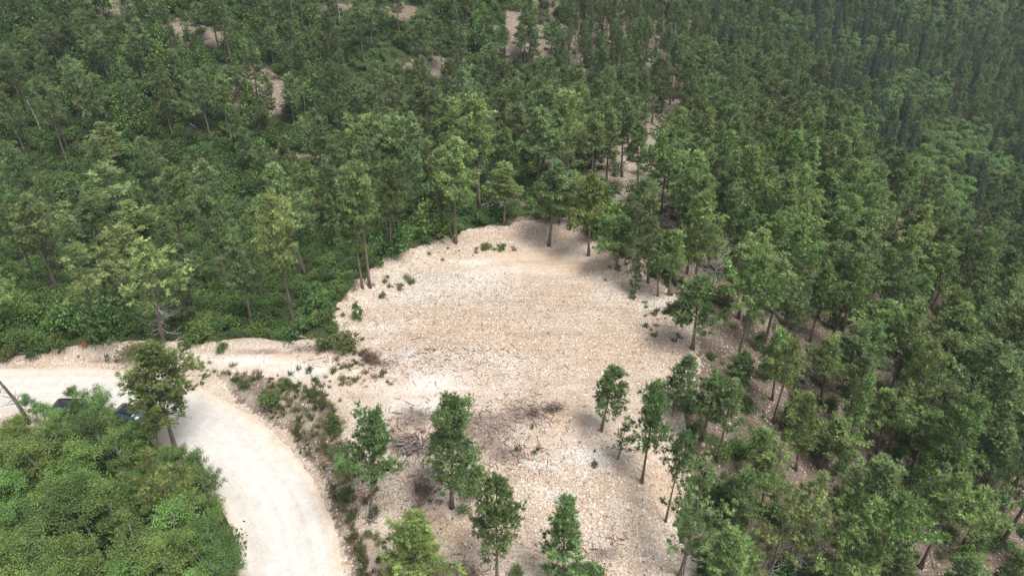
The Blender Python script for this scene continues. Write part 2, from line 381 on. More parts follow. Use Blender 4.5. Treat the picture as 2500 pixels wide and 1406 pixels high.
    gm2 = ns.new('ShaderNodeMapRange'); ls.new(gm, gm2.inputs[0]); gm2.inputs[1].default_value = 1.6; gm2.inputs[2].default_value = 1.85
    wild = mixc(ns, ls, gm2.outputs[0], litter, green)
    ge = mth(ns, ls, 'ADD', g, mth(ns, ls, 'MULTIPLY', mid, 0.7)); 
    gr_ = ns.new('ShaderNodeMapRange'); ls.new(ge, gr_.inputs[0]); gr_.inputs[1].default_value = 0.75; gr_.inputs[2].default_value = 0.95
    col = mixc(ns, ls, gr_.outputs[0], wild, grv)
    p = ns.new('ShaderNodeBsdfPrincipled'); ls.new(col, p.inputs['Base Color']); p.inputs['Roughness'].default_value = 0.95; p.inputs['Specular IOR Level'].default_value = 0.2
    hh = mth(ns, ls, 'ADD', mth(ns, ls, 'MULTIPLY', mth(ns, ls, 'ADD', h1, h2), 0.5), mth(ns, ls, 'MULTIPLY', fine, 0.35)); hh = mth(ns, ls, 'ADD', hh, mth(ns, ls, 'MULTIPLY', mid, 0.5))
    bp = ns.new('ShaderNodeBump'); bp.inputs['Strength'].default_value = 0.7; bp.inputs['Distance'].default_value = 0.25; ls.new(hh, bp.inputs['Height']); ls.new(bp.outputs[0], p.inputs['Normal'])
    o = ns.new('ShaderNodeOutputMaterial'); ls.new(p.outputs[0], o.inputs[0]); return m
M_ground = ground_mat()

# ------------------------------------------------------------------ the ground sheet
GRAVEL = [(805, 775), (835, 722), (900, 670), (960, 622), (1080, 580), (1180, 552), (1290, 538), (1400, 558), (1480, 605), (1540, 645), (1620, 695), (1700, 770),
          (1705, 900), (1665, 1000), (1690, 1150), (1650, 1280), (1710, 1420), (1720, 1700), (480, 1700), (545, 1500), (585, 1330), (560, 1210), (480, 1110), (330, 1060), (0, 1050), (-300, 1060),
          (-300, 895), (0, 876), (110, 864), (190, 838), (300, 830), (430, 838), (600, 824), (720, 832), (800, 822), (830, 805)]
BANK = [(520, 905), (640, 915), (800, 960), (850, 1080), (870, 1250), (900, 1420), (860, 1500), (850, 1380), (780, 1170), (690, 1060), (580, 985)]
BARE = [(620, 195, 45, 35), (670, 240, 50, 50), (600, 235, 45, 40), (480, 95, 80, 28), (420, 70, 60, 20), (280, 20, 60, 22), (740, 388, 80, 16), (690, 380, 40, 14), (1260, 60, 30, 30), (1235, 130, 35, 18), (1060, 165, 90, 22), (1290, 110, 40, 30), (200, 120, 40, 12),
        (1490, 85, 45, 22), (1640, 120, 80, 26), (820, 20, 60, 12), (980, 30, 40, 20), (1575, 430, 75, 70), (1625, 340, 45, 60), (1350, 400, 60, 25), (1330, 545, 70, 12), (1230, 500, 60, 16), (1450, 560, 60, 12), (1700, 780, 50, 60), (1880, 0, 80, 16), (330, 250, 120, 10)]
WHITE = [(1110, 690, 170, 45), (1000, 720, 100, 25), (1060, 930, 90, 35), (1030, 1000, 120, 30), (1170, 860, 60, 25), (1240, 880, 60, 25), (1440, 1110, 90, 30), (1480, 720, 60, 30), (1150, 640, 80, 12), (950, 800, 80, 15), (620, 880, 160, 15), (1330, 1130, 60, 20), (1600, 740, 50, 20), (740, 900, 90, 25), (1360, 1210, 60, 20), (980, 870, 60, 20), (1550, 440, 60, 60), (740, 388, 60, 12), (200, 1040, 200, 8)]
ORANGE = [(1270, 625, 120, 12), (1400, 650, 90, 14), (1100, 650, 60, 8), (1010, 1165, 40, 22), (1370, 1010, 60, 40), (1080, 1300, 70, 40), (1250, 840, 120, 40), (1130, 800, 140, 40), (1500, 850, 120, 50), (950, 600, 60, 10), (720, 870, 60, 10), (1380, 720, 90, 30), (1590, 1180, 50, 60), (1010, 1390, 80, 40), (1280, 575, 140, 8)]
DIRT = [(1010, 1020, 50, 30), (985, 1080, 50, 26), (1030, 1190, 30, 45), (1180, 1040, 80, 35), (1280, 1010, 60, 25), (1230, 1110, 60, 22), (1350, 995, 28, 18), (1190, 1080, 40, 20), (905, 870, 24, 18), (935, 885, 25, 8), (760, 850, 60, 10), (820, 820, 30, 12), (870, 1150, 50, 40), (1120, 1390, 50, 25), (1480, 1350, 40, 20), (640, 860, 90, 6), (270, 880, 60, 6)]
def blobs(lst, px, py):
    r = np.zeros(np.shape(px))
    for cx, cy, a, b in lst: r = np.maximum(r, np.exp(-(((px - cx) / a) ** 2 + ((py - cy) / b) ** 2) * 0.8))
    return r
def axis(parts):
    out = []
    for a, b, s_ in parts: out.append(np.arange(a, b, s_))
    return np.concatenate(out)
gx = axis([(-1500, -300, 100), (-300, -150, 12), (-150, -50, 1.6), (-50, 50, 0.4), (50, 150, 1.3), (150, 320, 5), (320, 1600, 100)])
gy = axis([(-900, -40, 70), (-40, 15, 5), (15, 27, 0.8), (27, 92, 0.4), (92, 250, 1.3), (250, 420, 4), (420, 1700, 90)])
GX, GY = np.meshgrid(gx, gy); GZ = H(GX, GY)
px_, py_, tt_ = project(GX, GY, GZ)
px_ = np.where(tt_ > 2, px_, -5000); py_ = np.where(tt_ > 2, py_, 5000)
wob = fbm(GX, GY, 0.3, 3, 31) * 14 + fbm(GX, GY, 1.1, 2, 12) * 9
m_grav = inpoly(px_ + wob, py_ + wob * .6, GRAVEL).astype(float)
green_w = sstep(0, 1, 0.5 + (1500 - px_ - (800 - py_) * 0.35) / 500)      # the left and gully side is green, the right slope litter
m_bare = blobs(BARE, px_ + wob, py_ + wob * .5)
m_green = np.clip(0.25 + 0.85 * green_w - 1.2 * m_bare, 0, 1)
m_green = np.where((py_ < 420) & (px_ > 1700 + (py_ < 120) * 60), 1.0, m_green)
m_green = np.maximum(m_green, 0.4 * inpoly(px_, py_, [(1790, 900), (1850, 930), (1930, 1080), (1900, 1230), (1780, 1200), (1740, 1050)]) )
m_dirt = .8 * blobs(DIRT, px_ + wob * .4, py_ + wob * .4)
m_white = np.clip(blobs(WHITE, px_, py_) + 0.35 * blobs(BARE[:13] + BARE[17:], px_, py_) * (m_grav < .5) + .6 * blobs([BARE[6], BARE[17], BARE[18]], px_, py_), 0, 1)
m_or = .5 * blobs(ORANGE, px_, py_)
m_st = np.clip(0.32 + 0.5 * vnoise(GX, GY, 0.13, 3) + 0.25 * blobs([(1260, 820, 420, 190), (1560, 900, 130, 200), (1500, 1300, 220, 200), (1230, 1250, 160, 160)], px_, py_) - 0.7 * blobs([(1040, 960, 150, 50), (1400, 1050, 70, 90), (1280, 640, 220, 25), (700, 920, 200, 50)], px_, py_), 0.02, 1)
bankm = inpoly(px_ + wob, py_, BANK)
m_green = np.where(bankm, 0.3, m_green)
nx, ny = len(gx), len(gy)
idx = np.arange(nx * ny).reshape(ny, nx)
F = np.stack([idx[:-1, :-1], idx[:-1, 1:], idx[1:, 1:], idx[1:, :-1]], -1).reshape(-1, 4)
V = np.stack([GX, GY, GZ], -1).reshape(-1, 3)
fm = m_grav.ravel()[F].mean(1) > 0.5
masks = np.stack([m_grav, m_green, m_dirt], -1).reshape(-1, 3); tints = np.stack([m_white, m_or, m_st], -1).reshape(-1, 3)
# thin the gravel mask on the bank so soil and herbs show
masks[:, 0] = np.where(bankm.ravel(), 0.42, masks[:, 0])
def submesh(name, fsel):
    f = F[fsel]; u, inv = np.unique(f, return_inverse=True); f2 = inv.reshape(f.shape)
    m = mkmesh(name, V[u], f2, M_ground, None, True)
    for nm, arr in (('masks', masks), ('tints', tints)):
        a = m.color_attributes.new(nm, 'FLOAT_COLOR', 'POINT'); cc = np.ones((len(u), 4), np.float32); cc[:, :3] = arr[u]; a.data.foreach_set('color', cc.ravel())
    return tag(link(name, m), kind='structure')
submesh('ground', ~fm); submesh('gravel_clearing', fm)

# ------------------------------------------------------------------ the dirt road
def road():
    P = smoothline(ROAD, 26); T = np.gradient(P[:, :2], axis=0); T /= np.linalg.norm(T, axis=1)[:, None]; Nn = np.stack([T[:, 1], -T[:, 0]], 1)
    ks = np.linspace(-1, 1, 33); hw = ROADW + 0.9
    V = []; C = []
    s_ = np.cumsum(np.r_[0, np.hypot(*np.diff(P[:, :2], axis=0).T)])
    for i in range(len(P)):
        for k in ks:
            e = hw * k; x, y = P[i, :2] + Nn[i] * e
            a = abs(e)
            z = 0.05 * math.cos(e / ROADW * 1.4) - 0.03 * (math.exp(-((a - 0.95) / .3) ** 2)) + 0.03
            n = float(fbm(np.array([x]), np.array([y]), 0.5, 3, 8)[0]) * .05
            z = P[i, 2] + z + n * 0.4 - (0.28 * max(0, (a - ROADW + 0.1 + n * 8) / 1.0))
            V.append((x, y, z)); C.append((a / hw, 0.5 + e / hw / 2, s_[i] % 1.0))
    n = len(ks); ii = np.arange(len(P) * n).reshape(len(P), n)
    F = np.stack([ii[:-1, :-1], ii[:-1, 1:], ii[1:, 1:], ii[1:, :-1]], -1).reshape(-1, 4)
    m, nt, ns, ls = newmat('graded_dirt_road')
    A = N(ns, 'ShaderNodeAttribute', attribute_name='Col'); sp = ns.new('ShaderNodeSeparateColor'); ls.new(A.outputs['Color'], sp.inputs[0])
    tc = ns.new('ShaderNodeTexCoord')
    def noise(sc, det, r=.6, src=tc.outputs['Object']):
        q = ns.new('ShaderNodeTexNoise'); q.inputs['Scale'].default_value = sc; q.inputs['Detail'].default_value = det; q.inputs['Roughness'].default_value = r; ls.new(src, q.inputs[0]); return q.outputs[0]
    big = noise(0.35, 4); fine = noise(6, 6, .7); mid = noise(1.2, 4)
    a = mth(ns, ls, 'ADD', sp.outputs[0], mth(ns, ls, 'MULTIPLY', big, 0.5)); a.node.inputs[1]
    col = ramp(ns, ls, a, [(0.3, (.66, .645, .615)), (0.78, (.64, .61, .57)), (0.98, (.70, .62, .54)), (1.0, (.66, .56, .46))])
    # tyre streaks run along the road
    trk = noise(14, 2, .5, None) if False else None
    cx = ns.new('ShaderNodeCombineXYZ'); ls.new(sp.outputs[1], cx.inputs[0]); 
    q = ns.new('ShaderNodeTexNoise'); q.inputs['Scale'].default_value = 11; q.inputs['Detail'].default_value = 3
    mp = ns.new('ShaderNodeVectorMath'); mp.operation = 'MULTIPLY_ADD'; ls.new(tc.outputs['Object'], mp.inputs[0]); mp.inputs[1].default_value = (.004, .004, 0); ls.new(cx.outputs[0], mp.inputs[2]); ls.new(mp.outputs[0], q.inputs[0])
    col = mixc(ns, ls, 1.0, col, ramp(ns, ls, q.outputs[0], [(0.35, (.94, .925, .91)), (0.6, (1.02, 1.02, 1.02))]), 'MULTIPLY')
    col = mixc(ns, ls, 1.0, col, ramp(ns, ls, mid, [(0.3, (.90, .89, .88)), (0.6, (1.03, 1.03, 1.03))]), 'MULTIPLY')
    col = mixc(ns, ls, 1.0, col, ramp(ns, ls, fine, [(0.3, (.86, .85, .84)), (0.6, (1.05, 1.05, 1.05))]), 'MULTIPLY')
    v = ns.new('ShaderNodeTexVoronoi'); v.inputs['Scale'].default_value = 6; ls.new(tc.outputs['Object'], v.inputs[0]); s2 = ns.new('ShaderNodeSeparateColor'); ls.new(v.outputs['Color'], s2.inputs[0])
    on = mth(ns, ls, 'MULTIPLY', mth(ns, ls, 'LESS_THAN', v.outputs['Distance'], .3), mth(ns, ls, 'LESS_THAN', s2.outputs[1], mth(ns, ls, 'MULTIPLY', sp.outputs[0], 0.25)))
    col = mixc(ns, ls, mth(ns, ls, 'MULTIPLY', on, .7), col, ramp(ns, ls, s2.outputs[0], [(0.2, (.3, .22, .17)), (0.8, (.75, .7, .65))]))
    p = ns.new('ShaderNodeBsdfPrincipled'); ls.new(col, p.inputs['Base Color']); p.inputs['Roughness'].default_value = 0.95; p.inputs['Specular IOR Level'].default_value = 0.2
    bp = ns.new('ShaderNodeBump'); bp.inputs['Strength'].default_value = 0.4; bp.inputs['Distance'].default_value = 0.1; ls.new(fine, bp.inputs['Height']); ls.new(bp.outputs[0], p.inputs['Normal'])
    o = ns.new('ShaderNodeOutputMaterial'); ls.new(p.outputs[0], o.inputs[0])
    return tag(link('road', mkmesh('road', V, F, m, C, True)), kind='structure')
road()

# ------------------------------------------------------------------ tree builders (mesh data, shared by the trees)
def pine_mesh(seed, Ht=12.0, cs=.36, Rr=2.5, nl=44, top=0.6, dens=1.0, dead=0, lob=.3, bright=1.0, fine=True):
    rng = np.random.RandomState(seed); T = MB(); C = MB(); D = MB() if dead > 10 else T
    n = 9; zz = np.linspace(0, 1, n); bend = rng.normal(size=2) * .22
    path = np.stack([bend[0] * np.sin(zz * 2.6) * zz, bend[1] * np.sin(zz * 2.2) * zz, zz * Ht * .97 - .25 * (zz == 0)], 1)
    r0 = .0155 * Ht; rad = r0 * (1 - zz * .88) * (1 + .5 * np.exp(-zz * 22))
    T.tube(path, rad, 7, (1, 1, 1))
    at = lambda u: np.array([np.interp(u, zz, path[:, i]) for i in range(3)])
    ph = rng.rand(4) * 6.28; cents = []; outs = []
    for i in range(nl):
        u = (i + rng.rand()) / nl; zf = cs + (1 - cs) * u ** 0.95 * .985
        prof = min(1, (u + .12) / .38) ** .6 * max(0.05, (1 - u ** (1.15 + top * .8))) ** .85
        az = i * 2.39996 + rng.normal() * .35
        L = Rr * prof * (1 + lob * math.sin(az * 2 + ph[0] + zf * 7) + lob * .7 * math.sin(zf * 19 + ph[1])) * (0.7 + .5 * rng.rand()) * (1 + .24 * math.cos(az - ph[2]))
        L = max(L, .35); el = R_(-4 + 52 * u ** 1.4 + rng.normal() * 7)
        o = at(zf); hd = np.array([math.cos(az), math.sin(az), 0])
        m = 4; ts = np.linspace(0, 1, m)
        P = o + ts[:, None] * L * (math.cos(el) * hd) + np.outer(ts * L * math.sin(el) + (ts ** 2) * L * .16, [0, 0, 1.])
        T.tube(P, np.linspace(.045 * (1 - u * .6), .012, m), 3, (.85, .85, .85), False)
        nc = max(1, int(round((1.2 + L * 2.1) * dens)))
        for k in range(nc):
            s_ = 1 - (k / nc) * .72 * (0.8 + .4 * rng.rand()) if L > .6 else 1
            q = P[0] + (P[-1] - P[0]) * s_ + np.array([0, 0, (s_ ** 2 - s_) * L * .16])
            lat = np.cross(hd, [0, 0, 1]) * np.clip(rng.normal(), -1.6, 1.6) * .3 * L * (1.1 - s_ * .5)
            cc = q + lat + np.array([0, 0, rng.normal() * .12 + .05]); cents.append(cc)
            outs.append(hd * .6 + lat * .5 + [0, 0, .5])
            if np.linalg.norm(lat) > .25 and rng.rand() < .6:
                T.tube(np.array([P[0] + (P[-1] - P[0]) * s_ * .7, cc]), [.02, .01], 3, (.85, .85, .85), False)
    cents.append(at(1.0)); outs.append(np.array([0, 0, 1.])); cents.append(at(.97)); outs.append(np.array([0, 0, 1.]))
    cents = np.array(cents); outs = np.array(outs); nC = len(cents)
    nt_ = 8
    tc = np.repeat(cents, nt_, 0); to = np.repeat(outs, nt_, 0)
    off = rng.normal(size=tc.shape) * np.array([.18, .18, .11]); tp = tc + off
    td = to / np.linalg.norm(to, axis=1)[:, None] * .9 + off * 2.2 + rng.normal(size=tc.shape) * .25
    cb = np.repeat(rng.uniform(.62, 1.38, nC), nt_) * rng.uniform(.8, 1.25, nC * nt_)
    yel = np.repeat(rng.rand(nC), nt_)[:, None]
    tcol = (np.array([.145, .20, .07]) * (1 - yel) + np.array([.26, .33, .12]) * yel) * cb[:, None] * bright
    C.tufts(tp[::3] - td[::3] * .03, np.random.RandomState(seed).uniform(.10, .175, len(tp[::3])) * .8, tcol[::3] * .92, rng)
    nb = 12 if fine else 6
    bp_ = np.repeat(tp, nb, 0); bd = np.repeat(td / np.linalg.norm(td, axis=1)[:, None], nb, 0) + rng.normal(size=(len(tp) * nb, 3)) * .62
    C.blades(bp_, bd, rng.uniform(.2, .34, len(bp_)) * (1.15 if fine else 1), .045 if fine else .06, np.repeat(tcol, nb, 0) * rng.uniform(.8, 1.2, (len(bp_), 1)), rng)
    for i in range(dead):
        zf = .06 + (cs - .04) * rng.rand(); az = rng.rand() * 6.28; L = Rr * (.35 + .5 * rng.rand()); o = at(zf)
        hd = np.array([math.cos(az), math.sin(az), 0]); ts = np.linspace(0, 1, 5)
        P = o + ts[:, None] * L * hd + np.outer(-.25 * L * np.sin(ts * 2.5) + .25 * ts ** 2 * L, [0, 0, 1.]) + rng.normal(size=(5, 3)) * .05 * ts[:, None]
        D.tube(P, np.linspace(.032, .008, 5), 3, (1, 1, 1), False)
        for j in range(2):
            q = P[2 + j]; e = q + (hd * .5 + np.cross(hd, [0, 0, 1]) * rng.choice([-1, 1]) * .6) * L * .35
            D.tube(np.array([q, e]), [.015, .005], 3, (1, 1, 1), False)
    return (T.mesh('pine_trunk', M_bark, True), C.mesh('pine_crown', M_needle), D.mesh('pine_dead_branches', M_dead) if dead > 10 else None)
def spruce_mesh(seed, Ht=12.0, Rr=1.9):
    rng = np.random.RandomState(seed); T = MB(); C = MB()
    T.tube([(0, 0, -.3), (0, 0, Ht * .5), (0, 0, Ht * .98)], [.17, .1, .02], 6)
    for i in range(26):
        u = (i + .3) / 26; z = Ht * (.1 + .88 * u); L0 = Rr * (1 - u) ** .8 * (1 - .3 * math.exp(-u * 12)) + .12
        nbr = max(4, int(9 * (1 - u * .5)))
        for j in range(nbr):
            az = j * 6.283 / nbr + i * 1.1 + rng.normal() * .15; L = L0 * rng.uniform(.7, 1.15); hd = np.array([math.cos(az), math.sin(az), 0]); sd_ = np.cross(hd, [0, 0, 1])
            k = max(4, int(L * 11)); s_ = np.linspace(.15, 1, k); P = np.array([0, 0, z]) + s_[:, None] * L * hd + np.outer(-.42 * L * s_ + .22 * L * s_ ** 3, [0, 0, 1.])
            for sg in (-1, 1, 0):
                dd = hd * .6 + sd_ * sg * .9 + np.array([0, 0, -.15])
                C.blades(P + rng.normal(size=P.shape) * .04, np.tile(dd, (k, 1)) + rng.normal(size=P.shape) * .3, rng.uniform(.22, .42, k) * (1.1 - s_ * .3), .12,
                         np.array([.075, .125, .065]) * rng.uniform(.7, 1.35) * rng.uniform(.8, 1.2, (k, 1)), rng)
    return T.mesh('spruce_trunk', M_bark, True), C.mesh('spruce_crown', M_needle), None
def aspen_mesh(seed, Ht=8.0, Rr=1.7, n=5200, cs=.3, leaf=.17, stems=1):
    rng = np.random.RandomState(seed); T = MB(); C = MB(); lean = rng.normal(size=2) * .7
    cl = []
    for sidx in range(stems):
        b = rng.normal(size=2) * .4 * (stems > 1); ln = lean + rng.normal(size=2) * .6 * (stems > 1); hh = Ht * rng.uniform(.8, 1) if sidx else Ht
        zz = np.linspace(0, 1, 7); P = np.stack([b[0] + ln[0] * zz ** 1.4 + .12 * np.sin(zz * 7 + seed), b[1] + ln[1] * zz ** 1.4, zz * hh * .96 - .2 * (zz == 0)], 1)
        T.tube(P, .10 * (1 - zz * .85) + .01, 6, (1, 1, 1))
        at = lambda u: np.array([np.interp(u, zz, P[:, i]) for i in range(3)])
        for i in range(int(20 / math.sqrt(stems))):
            u = rng.rand() ** .8; zf = cs + (1 - cs) * u; az = i * 2.4 + rng.normal() * .3; L = Rr * (math.sin(math.pi * min(1, (u * .8 + .2))) ** .6 + .08) * rng.uniform(.5, 1.1)
            el = R_(25 + 35 * u); o = at(zf); e = o + L * np.array([math.cos(az) * math.cos(el), math.sin(az) * math.cos(el), math.sin(el)])
            T.tube(np.array([o, (o + e) / 2 + [0, 0, .05], e]), [.04, .025, .01], 3, (.95, .95, .95), False)
            for k in range(2): cl.append(o + (e - o) * (1.05 - k * .4) + rng.normal(size=3) * .12)
        cl.append(at(1.0))
    cl = np.array(cl); m = n // len(cl); c = np.repeat(cl, m, 0); p = c + rng.normal(size=c.shape) * np.array([.24, .24, .17])
    cb = np.repeat(rng.uniform(.75, 1.3, len(cl)), m)[:, None] * rng.uniform(.75, 1.25, (len(p), 1))
    C.leaves(p, rng.normal(size=p.shape) * .7 + [0, 0, .8], rng.uniform(.7, 1.3, len(p)) * leaf, np.array([.16, .235, .07]) * cb, rng)
    return T.mesh('aspen_trunk', M_pale, True), C.mesh('aspen_crown', M_leaf), None
def bush_mesh(seed, Rr=1.0, Hh=1.2, n=900, leaf=.15, col=(.12, .18, .05)):
    rng = np.random.RandomState(seed); T = MB(); C = MB(); cl = []
    for i in range(11):
        az = i * 2.4; el = R_(rng.uniform(25, 85)); L = rng.uniform(.6, 1.05)
        e = np.array([math.cos(az) * math.cos(el) * Rr, math.sin(az) * math.cos(el) * Rr, math.sin(el) * Hh]) * L
        T.tube(np.array([(0, 0, -.1), e * .5 + [0, 0, .08], e]), [.02, .012, .005], 3, (.7, .6, .5), False)
        cl += [e, e * .75 + rng.normal(size=3) * .12]
    cl = np.array(cl); cl[:, 2] = np.maximum(cl[:, 2], .12); m = n // len(cl); c = np.repeat(cl, m, 0); p = c + rng.normal(size=c.shape) * np.array([.19, .19, .12]) * Rr; p[:, 2] = np.maximum(p[:, 2], .02)
    cb = np.repeat(rng.uniform(.7, 1.3, len(cl)), m)[:, None] * rng.uniform(.75, 1.25, (len(p), 1))
    C.leaves(p, rng.normal(size=p.shape) * .6 + [0, 0, .9], rng.uniform(.7, 1.3, len(p)) * leaf, np.array(col) * cb, rng)
    return T.mesh('bush_stems', M_bark), C.mesh('bush_leaves', M_leaf)

PINE = {
 'f': [pine_mesh(101, cs=.40, Rr=2.5, nl=54, top=.5, dens=1.25, lob=.28, fine=True), pine_mesh(102, cs=.43, Rr=2.5, nl=50, top=.25, dens=1.3, lob=.35, fine=True), pine_mesh(103, cs=.36, Rr=2.5, nl=48, top=.8, dens=1.15, lob=.35, fine=True)],
 'm': [pine_mesh(15, cs=.42, Rr=2.5, nl=42, top=.1, lob=.45), pine_mesh(16, cs=.54, Rr=2.5, nl=34, top=.6, lob=.5), pine_mesh(11, cs=.44, Rr=2.5), pine_mesh(12, cs=.48, Rr=2.5, nl=40, top=.9, lob=.38), pine_mesh(13, cs=.38, Rr=2.5, nl=50, top=.3), pine_mesh(14, cs=.5, Rr=2.5, nl=38, top=1.2, dead=8, lob=.35)],
 's': [pine_mesh(21, cs=.42, Rr=2.5, nl=30, dens=.8, dead=34, lob=.45, fine=True), pine_mesh(22, cs=.34, Rr=2.5, nl=26, dens=.75, dead=26, lob=.5, fine=True)],
 'y': [pine_mesh(31, Ht=12, cs=.1, Rr=2.6, nl=46, top=.2, lob=.2, dens=1.2, fine=True), pine_mesh(32, Ht=12, cs=.14, Rr=2.6, nl=40, top=0, lob=.28, dens=1.2, fine=True)],
 'n': [pine_mesh(41, cs=.48, Rr=2.5, nl=36, top=.5, lob=.3, dead=6), pine_mesh(42, cs=.55, Rr=2.5, nl=32, top=.8, lob=.35)],
}
SPR = [spruce_mesh(51), spruce_mesh(52, Rr=2.2), spruce_mesh(53, Rr=1.6)]
ASP = [aspen_mesh(61), aspen_mesh(62, Rr=2.0, cs=.22, stems=2), aspen_mesh(63, Rr=1.5, cs=.4)]
ASPN = [aspen_mesh(64, Rr=1.9, cs=.38, n=9000, leaf=.125, stems=2), aspen_mesh(65, Rr=1.6, cs=.45, n=8000, leaf=.12), aspen_mesh(66, Rr=2.1, cs=.35, n=9500, leaf=.125, stems=3)]
BUSH = [bush_mesh(71), bush_mesh(72, 1.1, .9, col=(.10, .155, .045)), bush_mesh(73, .9, 1.5, col=(.14, .21, .06)), bush_mesh(74, 1.2, .7, 700, .12, (.12, .16, .06))]

rnd = random.Random(5)
used_labels = set()
def uniq(l):
    if l in used_labels: return None
    used_labels.add(l); return l
def plant(name, parts, loc, sx, sz, rot, color, label, cat, group, lean=(0, 0), barkc=None):
    r = empty(name, loc, (lean[1], lean[0], rot), (sx, sx, sz)); tag(r, label, cat, group)
    t = link('trunk', parts[0], r); c = link('crown', parts[1], r, color=color)
    if len(parts) > 2 and parts[2]: link('dead_branches', parts[2], r)
    return r
def tint_word(c):
    r, g, b = c
    if g < .78: return 'dark green'
    if r / g > 1.06: return 'yellow-green'
    if b / g > 1.12: return 'bluish-green'
    if g > 1.12: return 'bright green'
    return 'mid-green'

